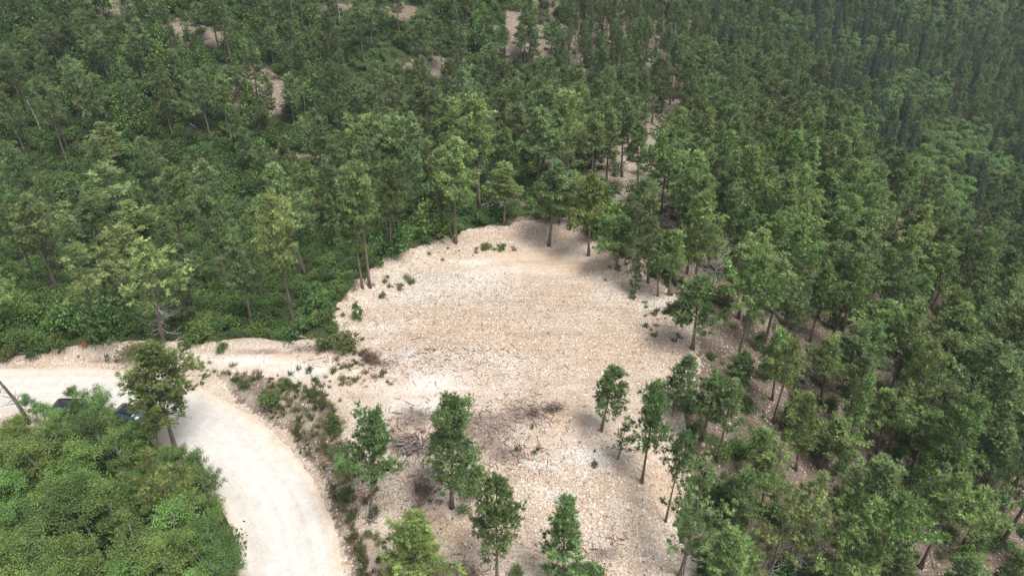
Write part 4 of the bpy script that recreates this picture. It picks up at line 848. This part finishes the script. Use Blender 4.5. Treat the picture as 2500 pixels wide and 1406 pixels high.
# seedling pines
for bx, by, tp, wp, lab in [(875, 782, 744, 30, 'seedling pine alone on the clearing left edge, above the brown brush heap'), (805, 790, 745, 40, 'young pine just outside the clearing left edge'), (1315, 1120, 1110, 8, None), (780, 770, 700, 60, 'bushy young pine in the trees left of the clearing edge'), (1515, 700, 670, 10, None), (1328, 380, 362, 16, 'tiny pine on the bare brow beyond the clearing')]:
    if lab is None: continue
    x, y, z = W(bx, by); k = (703 - tp) / FPX; Z = y * (k * c34 - s34) / (c34 + k * s34); h = max(.8, Z + CAMZ - z); t = y * c34 - (z - CAMZ) * s34
    plant('young_pine', pine_young, (x, y, z), wp / FPX * t / 2.4, h / 3, rnd.random() * 6, (.75, .95, .75), lab, 'young pine', 'seedling pines') if False else None
    if 'YP' not in globals(): YP = pine_mesh(91, Ht=3.0, cs=.08, Rr=1.2, nl=20, top=0, lob=.1, dens=.9)
    plant('young_pine', YP, (x, y, z), wp / FPX * t / 2.6, h / 3, rnd.random() * 6, (.7, .9, .7), lab, 'young pine', 'seedling pines')

# undergrowth, weeds: ground cover nobody could count
def on_ground(n, x0, x1, y0, y1, seed):
    q = np.random.RandomState(seed); x = q.uniform(x0, x1, n); y = q.uniform(y0, y1, n); z = H(x, y); a, b, t = project(x, y, z)
    a = np.where(t > 2, a, -9999); return q, x, y, z, a, b
q, x, y, z, a, b = on_ground(36000, -150, 60, 20, 240, 4)
dr, _ = segdist(x, y, RL)
grav = inpoly(a, b, GRAVEL); bare = blobs(BARE, a, b); gw = sstep(0, 1, 0.5 + (1500 - a - (800 - b) * 0.35) / 500)
den = np.clip(0.15 + 1.0 * gw, 0, 1) * (1 - np.clip(bare * 1.6, 0, .95)) * (0.35 + 1.1 * vnoise(x, y, 0.09, 5)) * np.where(y > 150, .65, 1)
lr = q.rand(len(x)); den = np.where((b > 690) & (b < 900) & (a < 800), 1.0, den); keep = (~grav) & (lr < den) & (dr > ROADW + np.where(b > 1000, .75, 1.6)) & (a > -400) & (a < 2600) & ((b > 300) | (a < 1700))

x, y, z = x[keep], y[keep], z[keep]; n = len(x); sz = q.lognormal(0, .35, n) * .95 * np.where(y < 90, .9, 1.25); szh = sz * q.uniform(.7, 1.35, n)
tall = vnoise(x, y, .05, 9) > .55; szh = np.where(tall, szh * 1.7, szh)
bo = [[find(T_), find(C_)] for T_, C_ in BUSH]
print('UNDERGROWTH', n)
sh = q.rand(n) < .5
for nm, sel, colr, lab in (('undergrowth', sh, (1.1, 1.2, .9), 'tangled green bushes covering the forest floor'), ('low_thicket', ~sh, (.72, .88, .75), 'darker low thicket between the trees')):
    scatter_object(nm, np.stack([x, y, z - .05], 1)[sel], np.stack([sz, sz, szh], 1)[sel], q.uniform(0, 6.28, n)[sel], q.randint(0, 4, n)[sel], bo, lab, 'bushes', [M_bark, M_leaf], colr)
# low mossy plants on the litter of the right slope
q, x, y, z, a, b = on_ground(16000, 5, 130, 15, 170, 14)
grav = inpoly(a, b, GRAVEL); cl = vnoise(x, y, .22, 7)
keep = (~grav) & (a > 1450) & (q.rand(len(x)) < sstep(.5, .72, cl)); x, y, z = x[keep], y[keep], z[keep]; n = len(x); sz = q.uniform(.3, .7, n)
scatter_object('mossy_ground_cover', np.stack([x, y, z - .04], 1), np.stack([sz, sz, sz * .3], 1), q.uniform(0, 6.28, n), q.choice([1, 3], n), bo, 'low dark green creeping plants on the reddish litter of the right slope', 'ground cover', [M_bark, M_leaf], (.62, .72, .5))
# weeds on the bank, berm and clearing rim
def weed_mesh(seed, col):
    rng = np.random.RandomState(seed); C = MB(); n = 46; p = np.zeros((n, 3)); p[:, :2] = rng.normal(size=(n, 2)) * .12
    d = rng.normal(size=(n, 3)) * .45 + [0, 0, 1]; C.blades(p, d, rng.uniform(.18, .5, n), .05, np.array(col) * rng.uniform(.7, 1.3, (n, 1)), rng); return C.mesh('weed_tuft', M_leaf)
WEED = [weed_mesh(1, (.10, .14, .045)), weed_mesh(2, (.24, .21, .09)), weed_mesh(3, (.07, .11, .035))]
# a clump of each weed is rooted in view so the field can repeat it
wobs = []
for k, (me, nm_) in enumerate(zip(WEED, ['fresh green', 'straw-coloured', 'dark green'])):
    xx, yy, zz_ = W(735 + 30 * k, 1105 + 18 * k); o = link('weed_tuft', me, loc=(xx, yy, zz_)); tag(o, f'{nm_} weed tuft low on the bank above the road curve', 'weed', 'weed tufts'); wobs.append([o])
q, x, y, z, a, b = on_ground(30000, -45, 25, 22, 90, 24)
pb = inpoly(a, b, BANK) * .85 + blobs([(700, 900, 130, 20), (860, 920, 60, 30), (300, 875, 120, 14), (950, 700, 40, 25), (1130, 610, 110, 8), (870, 1300, 50, 110), (1050, 1230, 40, 30), (820, 850, 60, 30), (1560, 640, 60, 30), (1640, 760, 50, 50), (760, 950, 60, 20)], a, b) * .3
edge = np.abs(segdist(x, y, PAD, True)[0]) < 1.5; pb = np.maximum(pb, edge * .06)
dr, _ = segdist(x, y, RL); keep = (q.rand(len(x)) < pb * sstep(.3, .6, vnoise(x, y, .5, 4) + .12)) & (dr > ROADW + .9)
x, y, z = x[keep], y[keep], z[keep]; n = len(x); sz = q.uniform(.5, 1.5, n); print('WEEDS', n)
scatter_object('weeds', np.stack([x, y, z], 1), np.stack([sz, sz, sz], 1), q.uniform(0, 6.28, n), q.choice([0, 1, 1, 2], n), wobs, 'green and straw coloured weeds growing over the road bank and gravel edges', 'weeds', [M_leaf], (1, 1, 1))

# loose stones on the gravel
def stones():
    q, x, y, z, a, b = on_ground(150000, -35, 32, 24, 92, 34); keep = inpoly(a, b, GRAVEL)
    dr, _ = segdist(x, y, RL); st = 0.25 + vnoise(x, y, .13, 3) * .8 + .5 * (b > 1050) - .6 * blobs([(1040, 960, 150, 50), (1280, 640, 220, 25), (700, 920, 200, 50)], a, b)
    keep &= (dr > ROADW + .3) & (q.rand(len(x)) < np.clip(st, .05, 1) * .75 * sstep(.2, .75, vnoise(x, y, .45, 6))); x, y, z = x[keep], y[keep], z[keep]; n = len(x)
    s_ = np.clip(q.lognormal(-3.0, .42, n), .025, .2); base = np.array([(1, 0, 0), (0, 1, 0), (-1, 0, 0), (0, -1, 0), (0, 0, .6), (0, 0, -.5)])
    V = base[None] * (1 + q.uniform(-.3, .3, (n, 6, 1))) * s_[:, None, None] * q.uniform(.7, 1.3, (n, 1, 3)); an = q.uniform(0, 6.28, n); c_, s2 = np.cos(an), np.sin(an)
    X = V[..., 0] * c_[:, None] - V[..., 1] * s2[:, None]; Y = V[..., 0] * s2[:, None] + V[..., 1] * c_[:, None]; V = np.stack([X + x[:, None], Y + y[:, None], V[..., 2] + z[:, None] + s_[:, None] * .15], -1)
    f = np.array([(0, 1, 4), (1, 2, 4), (2, 3, 4), (3, 0, 4), (1, 0, 5), (2, 1, 5), (3, 2, 5), (0, 3, 5)]); F = (f[None] + (np.arange(n) * 6)[:, None, None]).reshape(-1, 3)
    pal = np.array([(.70, .65, .59), (.64, .55, .46), (.58, .45, .33), (.52, .31, .15), (.72, .70, .68), (.30, .25, .21), (.62, .52, .43)]); col = pal[q.choice(7, n, p=[.15, .2, .18, .17, .08, .09, .13])] * q.uniform(.85, 1.1, (n, 1))
    print('STONES', n)
    tag(link('loose_stones', mkmesh('loose_stones', V.reshape(-1, 3), F, M_vc, np.repeat(col, 6, 0))), 'loose pale and rusty stones strewn over the gravel clearing', 'stones', None, 'stuff')
stones()

# ------------------------------------------------------------------ dead wood, brush heaps, rocks
def dead_tree(bx, by, ty, wp, label, seed, nb=26, spread=1.0, cs=.35, mat=None, name='dead_tree', leanx=0):
    rng = np.random.RandomState(seed); x, y, z = W(bx, by); k = (703 - ty) / FPX; Z = y * (k * c34 - s34) / (c34 + k * s34); h = Z + CAMZ - z; t = y * c34 - (z - CAMZ) * s34; Rr = wp / FPX * t / 2
    T = MB(); B = MB(); zz = np.linspace(0, 1, 7); P = np.stack([leanx * h * zz + .15 * np.sin(zz * 5), .1 * np.sin(zz * 4), zz * h - .2 * (zz == 0)], 1); T.tube(P, .02 * h * (1 - zz * .85) + .015, 7)
    for i in range(nb):
        u = rng.rand(); zf = cs + (1 - cs) * u; o = np.array([np.interp(zf, zz, P[:, j]) for j in range(3)]); az = i * 2.4; L = Rr * (1.1 - u * .6) * rng.uniform(.5, 1.1); hd = np.array([math.cos(az), math.sin(az), 0])
        ts = np.linspace(0, 1, 5)[:, None]; Q = o + ts * L * hd + (ts ** 1.3) * np.array([0, 0, L * (.3 + .8 * u)]) * spread + rng.normal(size=(5, 3)) * .07 * ts
        B.tube(Q, np.linspace(.05, .012, 5), 4, (1, 1, 1), False)
        for j in range(4):
            q = Q[1 + j % 4]; e = q + (hd * rng.uniform(.2, .8) + np.cross(hd, [0, 0, 1]) * rng.choice([-1, 1]) * rng.uniform(.3, .8) + [0, 0, rng.uniform(.1, .6)]) * L * .38; B.tube(np.array([q, (q + e) / 2 + rng.normal(size=3) * .04, e]), [.02, .013, .006], 3, (1, 1, 1), False)
    m = mat or M_dead; r = empty(name, (x, y, z)); tag(r, label, 'dead tree', 'bare grey stems far off' if label.startswith('bare grey stem') else None); link('trunk', T.mesh('dead_trunk', m, True), r); link('branches', B.mesh('dead_limbs', m), r)
dead_tree(1738, 700, 598, 115, 'bleached dead tree with spreading bare limbs on the clearing right side', 1, 34, 1.0, .25)
dead_tree(488, 288, 200, 32, 'white bare dead tree standing alone on the upper left hillside', 2, 12, 1.6, .3)
dead_tree(2010, 560, 530, 60, 'fan of reddish dead limbs on the upper right of the slope', 3, 12, .6, .3)
dead_tree(675, 280, 250, 20, 'small white snag on the bare patch of the left hillside', 4, 6, 1.5, .3)
dead_tree(355, 400, 365, 16, 'thin white snag among the bushes left of centre', 5, 6, 1.5, .3)
dead_tree(102, 330, 245, 14, 'pale broken snag beside the lanky pine far left', 6, 6, 1.2, .5)
dead_tree(2150, 215, 150, 16, 'pale bare aspen stem in the right valley', 7, 6, 1.4, .6)
dead_tree(72, 1033, 850, 90, 'dark leaning dead trunk with thin twigs crossing the road at the left edge', 8, 22, .3, .25, M_bark, 'dead_tree', -.16)
for i, (a_, b_, c_) in enumerate([(1450, 110, 30), (1478, 95, 10), (1500, 135, 25), (1535, 100, 15), (1570, 140, 40), (1590, 155, 60), (1612, 140, 50), (1640, 150, 55), (1668, 120, 30), (1410, 100, 30), (1700, 90, 15), (1560, 70, -10), (2420, 210, 140), (2290, 330, 255), (2385, 245, 180), (1960, 300, 235), (2105, 175, 110), (830, 60, -20), (1120, 190, 90), (800, 120, 40)]):
    dead_tree(a_, b_, c_, 16, f'bare grey stem far off, foot {round(a_ / 25)}% across and {round(b_ / 14.06)}% down the photo', 60 + i, 9, .6, .35)
def logf(p0, p1, r, label, seed, twigs=0, mat=None):
    rng = np.random.RandomState(seed); a = np.array(W(*p0)); b = np.array(W(*p1))
    if np.linalg.norm(b - a) > 9: b = a + (b - a) / np.linalg.norm(b - a) * 9
    o = a.copy(); a = a - o; b = b - o; up = np.array([0, 0, r * .8]); ts = np.linspace(0, 1, 6)[:, None]; P = a + (b - a) * ts + up + rng.normal(size=(6, 3)) * r * .35; P[:, 2] = [Hs(o[0] + p[0], o[1] + p[1]) - o[2] + r * .8 for p in P]
    P[:, 2] = np.maximum(P[:, 2], np.linspace(P[0, 2], P[-1, 2], 6)); T = MB(); T.tube(P, np.linspace(r, r * .55, 6), 7)
    for i in range(twigs):
        q = P[rng.randint(1, 6)]; e = q + rng.normal(size=3) * [.5, .5, .2] + [0, 0, .5]; T.tube(np.array([q, e]), [r * .25, r * .08], 3, (1, 1, 1), False)
    l = link('fallen_log', T.mesh('fallen_log', mat or M_dead, True), loc=o); tag(l, label, 'log', 'fallen logs and stems')
LOGS = [((1247, 531), (1268, 514), .09, 'white fallen branch just behind the rim at the far tip', 6), ((457, 298), (495, 325), .16, 'long pale log lying slantwise on the left hillside', 4), ((124, 790), (188, 794), .12, 'thin grey log behind the berm at far left, the left of two', 2), ((200, 782), (245, 800), .11, 'grey log under the yellow-green pine with drooping dead limbs', 8),
        ((5, 868), (72, 862), .1, 'curved grey stem lying above the road at the left edge', 8), ((40, 882), (78, 874), .06, 'bleached stick on green bushes above the road at far left', 2), ((955, 1168), (974, 1156), .14, 'short grey log right of the dense dark pine', 1), ((1024, 1060), (1029, 1088), .12, 'white upright-lying log in the slash pile', 0), ((988, 1096), (1046, 1092), .14, 'grey log crossing the front of the slash pile', 2),
        ((998, 1086), (1012, 1080), .16, 'thick short log in the slash pile', 0), ((790, 1146), (836, 1139), .06, 'thin pale stick on the bank above the road curve', 3), ((2308, 1010), (2345, 1024), .1, 'white log on green ground at the right side of the slope', 2), ((2272, 1345), (2280, 1386), .06, 'thin white branch on bare soil at the bottom right', 3), ((1496, 396), (1570, 440), .1, 'long log along the pale rock ledge, the upper one', 2),
        ((1540, 455), (1572, 470), .1, 'log low on the pale rock ledge', 2), ((1590, 380), (1640, 400), .1, 'log on the far end of the pale ledge', 2), ((838, 362), (846, 350), .05, 'white twig beside the track end left of the spur', 2), ((1450, 70), (1470, 80), .12, 'pale log on the brown upper hillside', 2), ((1640, 130), (1680, 145), .1, 'grey log below the far dark stems', 2), ((1365, 860), (1366, 858), .01, None, 0),
        ((1955, 900), (1985, 905), .07, 'grey branch on litter in the right slope', 5), ((1780, 1235), (1815, 1230), .07, 'pale forked branch near the big open-crowned pine', 4), ((2290, 245), (2330, 255), .1, 'pale log in the right valley', 3), ((1455, 520), (1480, 548), .1, 'bleached stems lying right behind the rim', 6), ((720, 826), (748, 828), .1, 'white root stub at the foot of the tall yellowish pine', 6), ((430, 832), (450, 822), .08, 'bleached root stub right of the broad yellow-green pine', 8),
        ((470, 60), (520, 75), .12, 'grey log high on the bare upper left slope', 4), ((395, 85), (440, 78), .1, 'pale stick pile edge on the upper left slope', 6), ((1045, 1135), (1058, 1170), .07, 'thin dark-barked stick standing in the brown debris', 3), ((1560, 1145), (1585, 1165), .05, 'dark crooked stick at the foot of the tall bare-stemmed pine', 3)]
for i, (p, q_, r, lab, tw) in enumerate(LOGS):
    if lab: logf(p, q_, r, lab, i, tw)
def heap(name, px, py, wp, hm, n, label, seed, cols, thick=.03, stick=(.4, 1.2)):
    rng = np.random.RandomState(seed); x, y, z = W(px, py); t = y * c34 - (z - CAMZ) * s34; R = wp / FPX * t / 2; T = MB()
    k = 14; hm *= .55; V = [(0, 0, hm * .5)]; 
    for ring in (0.5, 1.0):
        for j in range(k): a = j * 6.283 / k; rr = R * ring * rng.uniform(.45, 1.15); V.append((rr * math.cos(a), rr * math.sin(a), hm * (.5 if ring < 1 else -.1) * rng.uniform(.6, 1.2)))
    Fc = [(0, 1 + j, 1 + (j + 1) % k) for j in range(k)] + [f for j in range(k) for f in ((1 + j, 1 + k + j, 1 + k + (j + 1) % k), (1 + j, 1 + k + (j + 1) % k, 1 + (j + 1) % k))]
    T.add(V, Fc, np.array(cols[0]) * .6)
    for i in range(n):
        a = rng.rand() * 6.28; rr = R * math.sqrt(rng.rand()); c = np.array([rr * math.cos(a), rr * math.sin(a), hm * (1 - (rr / R) ** 2) * rng.uniform(.3, 1.0) + .05]); d = rng.normal(size=3) * [1, 1, .35]; d /= np.linalg.norm(d); L = rng.uniform(*stick)
        T.tube(np.array([c - d * L / 2, c + rng.normal(size=3) * .06, c + d * L / 2]), thick * rng.uniform(.4, 1.2), 3, np.array(cols[rng.randint(len(cols))]) * rng.uniform(.7, 1.2), False)
    o = link(name, T.mesh(name, M_vc), loc=(x, y, z)); tag(o, label, name.replace('_', ' ')); o.rotation_euler.z = seed * .9; o.scale = (.75, 1.3, 1) if R > .6 else (1, 1, 1)
BR = [(.22, .145, .11), (.30, .21, .16), (.16, .11, .085)]; GRY = [(.34, .30, .27), (.22, .18, .15), (.45, .41, .38)]
heap('brush_pile', 905, 878, 42, .8, 150, 'reddish-brown brush heap on the clearing left edge below the shrubs', 1, BR)
heap('root_ball', 1350, 1000, 34, .8, 90, 'grey-brown root ball on the torn front of the clearing', 2, GRY + BR, .04)
heap('root_ball', 1304, 1010, 15, .35, 30, 'small dark root clump left of the big root ball', 3, BR)
heap('brush_pile', 1032, 1195, 46, .12, 55, 'long dark brown debris heap running down left of the largest dark pine', 4, BR)
heap('brush_pile', 1008, 1088, 75, .6, 110, 'grey slash pile of sticks and split logs between the two dark front pines', 5, GRY + BR, .05, (.6, 1.8))
heap('brush_pile', 1150, 1398, 40, .3, 60, 'low dark twig heap right of the squat bushy pine', 6, BR)
heap('brush_pile', 245, 800, 60, .5, 80, 'grey twig litter under the yellow-green pine at left', 7, GRY, .03)
heap('brush_pile', 1790, 925, 60, .4, 90, 'grey dead branches on the litter right of the clearing', 8, GRY, .03, (.6, 1.6))
heap('brush_pile', 480, 95, 45, .5, 60, 'pale stick heap on the bare upper left slope', 9, GRY, .05, (.8, 2))
heap('brush_pile', 1480, 505, 30, .4, 50, 'white stick heap behind the rim, left of the round short pine', 10, GRY, .05, (.6, 1.6))
heap('brush_pile', 208, 838, 26, .9, 60, 'rusty dry little bush on the crest of the roadside berm', 11, [(.38, .2, .09), (.3, .17, .08)], .02, (.2, .5))
heap('root_ball', 905, 1268, 20, .12, 24, 'exposed pale roots at the foot of the dense dark pine', 12, GRY, .035, (.5, 1.1))
# scattered twigs over the torn ground
def twigs():
    q, x, y, z, a, b = on_ground(30000, -22, 22, 28, 66, 44); p = blobs([(1180, 1040, 90, 45), (1290, 1010, 60, 30), (1010, 1040, 50, 40), (1030, 1190, 40, 50), (1240, 1110, 70, 30), (870, 1150, 40, 60), (1130, 1390, 60, 30), (1480, 1340, 50, 30), (930, 885, 40, 14), (1000, 760, 260, 90)], a, b)
    p *= np.where(b < 850, .05, .8); keep = (q.rand(len(x)) < p) & inpoly(a, b, GRAVEL); T = MB()
    for X, Y, Z in zip(x[keep], y[keep], z[keep]):
        d = q.normal(size=3) * [1, 1, .15]; d /= np.linalg.norm(d); L = q.uniform(.2, .9); T.tube(np.array([(X, Y, Z + .04) - d * L / 2, (X, Y, Z + .06) + d * L / 2]), q.uniform(.012, .035), 3, np.array(random.Random(int(X * 1e4)).choice(GRY + BR + BR)), False)
    print('TWIGS', keep.sum()); tag(link('twig_litter', T.mesh('twig_litter', M_vc)), 'dark twigs and splinters littering the torn front of the clearing', 'twigs', None, 'stuff')
twigs()
def rock(px, py, wp, hm, label, seed, col, flat=1.0, name='rock_outcrop', sub=3):
    import bmesh
    rng = np.random.RandomState(seed); x, y, z = W(px, py); t = y * c34 - (z - CAMZ) * s34; R = wp / FPX * t / 2; bm = bmesh.new(); bmesh.ops.create_icosphere(bm, subdivisions=sub, radius=1); V = np.array([v.co[:] for v in bm.verts]); Fc = np.array([[v.index for v in f.verts] for f in bm.faces]); bm.free()
    pl = rng.normal(size=(14, 3)); pl /= np.linalg.norm(pl, axis=1)[:, None]; dd = rng.uniform(.55, .95, 14)
    for n_, d_ in zip(pl, dd): s_ = V @ n_; V = V - np.maximum(s_ - d_, 0)[:, None] * n_
    V = V * (1 + .12 * fbm(V[:, 0] * 3 + seed, V[:, 1] * 3 + V[:, 2] * 2, 1.0, 3)[:, None]) * [R, R * flat, hm]; C = np.array(col) * (1 + .25 * fbm(V[:, 0], V[:, 1] + V[:, 2], 1.5, 3, seed))[:, None]
    o = link(name, mkmesh(name, V, Fc, M_vc, C), loc=(x, y, z)); tag(o, label, 'rock' if name == 'rock_outcrop' else 'boulder', 'rocks'); o.rotation_euler.z = rng.rand() * 3
rock(1210, 75, 34, 1.6, 'grey rock face high on the upper hillside', 1, (.34, .32, .31)); rock(1236, 135, 20, .8, 'small pale grey crag under the upper rock face', 2, (.42, .4, .38)); rock(1262, 85, 24, .6, 'pinkish bare rock right of the upper rock face', 3, (.42, .32, .27))
rock(1545, 440, 34, .35, 'flat pale slab on the ledge beyond the clearing, the largest', 4, (.5, .43, .38), .6); rock(1520, 415, 30, .3, 'flat pale slab upper left on the ledge', 5, (.48, .41, .37), .6); rock(1505, 480, 30, .5, 'whitish boulder heap lower on the ledge', 6, (.5, .48, .46)); rock(1340, 395, 30, .4, 'low rock on the bare brow beyond the clearing', 7, (.42, .36, .3), .6)
rock(1160, 475, 24, .5, 'grey rock in the bushes behind the far left rim', 8, (.4, .37, .33)); rock(942, 1184, 11, .16, 'small round cream boulder right of the dense dark pine', 9, (.66, .58, .42), 1, 'boulder', 2)
for i, (a_, b_, w_) in enumerate([(1716, 1085, 16), (1728, 1102, 14), (1712, 1105, 12), (1740, 1092, 12), (1722, 1118, 14), (1736, 1115, 10), (1745, 1108, 12)]):
    rock(a_, b_, w_, .22, ['uppermost', 'broad middle', 'leftmost', 'upper right', 'lowest', 'small inner', 'rightmost'][i] + ' cream boulder of the pile at the clearing right edge', 20 + i, (.58, .47, .36), 1, 'boulder', 2)

# ------------------------------------------------------------------ two dark cars parked on the near road shoulder
M_paint = plain('dark_blue_paint', (.02, .028, .04), .25, .3, .8, .05); M_glass = plain('car_glass', (.10, .14, .19), .06, .0, .5, .05); M_tyre = plain('tyre_rubber', (.02, .02, .02), .8); M_rim = plain('alloy_rim', (.4, .4, .42), .35, .9); M_lamp = plain('lamp_lens', (.75, .76, .78), .1, 0, .6, .02); M_trim = plain('black_trim', (.015, .015, .016), .5); M_red = plain('tail_lamp', (.35, .02, .02), .2)
def car(px, py, label, head, roofw=.62):
    import bmesh
    x, y, _ = pz(px, py, -1.2); r = empty('parked_car', (x, y, float(np.interp(segdist(np.array([x]), np.array([y]), RL)[1], np.arange(len(RL)), RL[:, 2])[0]) + .06), (0, 0, head)); tag(r, label, 'car', 'cars parked by the road')
    def loft(secs, mat, name, parent, smooth=True, bev=0):
        # secs: list of (x, half width bottom, half width top, z0, z1)
        V = []; n = len(secs)
        for sx, wb, wt, z0, z1 in secs:
            V += [(sx, -wb * .96, z0), (sx, -wb, z0 + (z1 - z0) * .35), (sx, -wt, z1 - .05), (sx, -wt * .92, z1), (sx, wt * .92, z1), (sx, wt, z1 - .05), (sx, wb, z0 + (z1 - z0) * .35), (sx, wb * .96, z0)]
        Fq = [(i * 8 + j, i * 8 + (j + 1) % 8, (i + 1) * 8 + (j + 1) % 8, (i + 1) * 8 + j) for i in range(n - 1) for j in range(8)]
        T = [t for q in Fq for t in ((q[0], q[1], q[2]), (q[0], q[2], q[3]))] + [(0, j + 1, j) for j in range(1, 7)] + [((n - 1) * 8, (n - 1) * 8 + j, (n - 1) * 8 + j + 1) for j in range(1, 7)]
        return link(name, mkmesh(name, V, T, mat, None, smooth), parent)
    body = loft([(-2.38, .78, .74, .42, .86), (-2.28, .88, .84, .30, 1.02), (-1.9, .93, .88, .27, 1.08), (-.6, .94, .90, .27, 1.04), (.9, .94, .90, .27, 1.02), (1.15, .94, .88, .27, 1.0), (2.0, .90, .82, .27, .90), (2.28, .84, .74, .32, .78), (2.38, .72, .66, .40, .66)], M_paint, 'body', r)
    loft([(-2.2, .80, .66, 1.02, 1.08), (-1.85, .82, .66, 1.0, 1.5), (-1.3, .83, .65, 1.0, 1.60), (.1, .83, .65, 1.0, 1.60), (.45, .82, .64, 1.0, 1.54), (1.2, .80, .66, .97, 1.03)], M_glass, 'window', r)
    loft([(-1.9, .62, .60, 1.47, 1.53), (-1.2, .655, .64, 1.55, 1.635), (.1, .655, .64, 1.55, 1.635), (.42, .63, .61, 1.51, 1.57)], M_paint, 'roof', r)
    P = MB()
    for sy in (-1, 1):
        for xx, x2 in ((-1.62, -1.45), (-.55, -.48), (.36, 1.15)): P.tube([(x2, sy * .84, 1.0), (xx, sy * .665, 1.57)], .035, 4)
    link('pillars', P.mesh('pillars', M_paint), r)
    for sx in (-1.42, 1.42):
        for sy in (-1, 1):
            Wm = MB(); Wm.tube([(0, -.11, 0), (0, -.08, 0), (0, .08, 0), (0, .11, 0)], [.3, .34, .34, .3], 22); wo_ = link('wheel', Wm.mesh('wheel', M_tyre, True), r, (sx, sy * .84, .34))
            Rm = MB(); Rm.tube([(0, 0, 0), (0, sy * .12, 0)], .2, 16)
            for k in range(5): a = k * 1.2566; Rm.tube([(0, sy * .125, 0), (.19 * math.cos(a), sy * .125, .19 * math.sin(a))], .025, 4)
            link('rim', Rm.mesh('rim', M_rim), wo_)
    for sy in (-1, 1):
        b_ = MB(); b_.tube([(2.22, sy * .5, .70), (2.24, sy * .62, .72), (2.12, sy * .8, .74)], [.07, .085, .05], 8); link('headlight', b_.mesh('headlight', M_lamp, True), r)
        b_ = MB(); b_.tube([(-2.32, sy * .6, .86), (-2.26, sy * .82, .9)], .06, 8); link('tail_light', b_.mesh('tail_light', M_red, True), r)
        b_ = MB(); b_.box((.95, sy * 1.0, 1.05), (.14, .2, .13)); link('side_mirror', b_.mesh('side_mirror', M_paint), r)
    g = MB()
    for k in range(4): g.box((2.36, 0, .46 + k * .06), (.06, .95, .025))
    link('grille', g.mesh('grille', M_trim), r)
    b_ = MB(); b_.box((2.34, 0, .36), (.14, 1.5, .12)); b_.box((-2.36, 0, .42), (.12, 1.5, .14)); link('bumper', b_.mesh('bumper', M_trim), r)
car(190, 1005, 'dark parked car on the left, half hidden behind the aspens at the road edge', R_(-4))
car(335, 1022, 'dark parked car on the right, its front showing beside the tall olive pine', R_(-20))

# ------------------------------------------------------------------ air
if HAZE > 0:
    zt = max(CAMZ + 2, 48); bmx = MB(); x0, x1, y0, y1, z0, z1 = -1600, 1700, -1000, 1800, float(GZ.min()) - 1.0, zt
    bmx.box(((x0 + x1) / 2, (y0 + y1) / 2, (z0 + z1) / 2), (x1 - x0, y1 - y0, z1 - z0))
    m, nt, ns, ls = newmat('thin_haze'); pv = ns.new('ShaderNodeVolumePrincipled'); pv.inputs['Density'].default_value = HAZE; pv.inputs['Color'].default_value = (.84, .91, 1.0, 1); o = ns.new('ShaderNodeOutputMaterial'); ls.new(pv.outputs[0], o.inputs['Volume'])
    tag(link('haze', bmx.mesh('haze', m)), 'thin bluish air over the far slopes', 'haze', None, 'stuff')
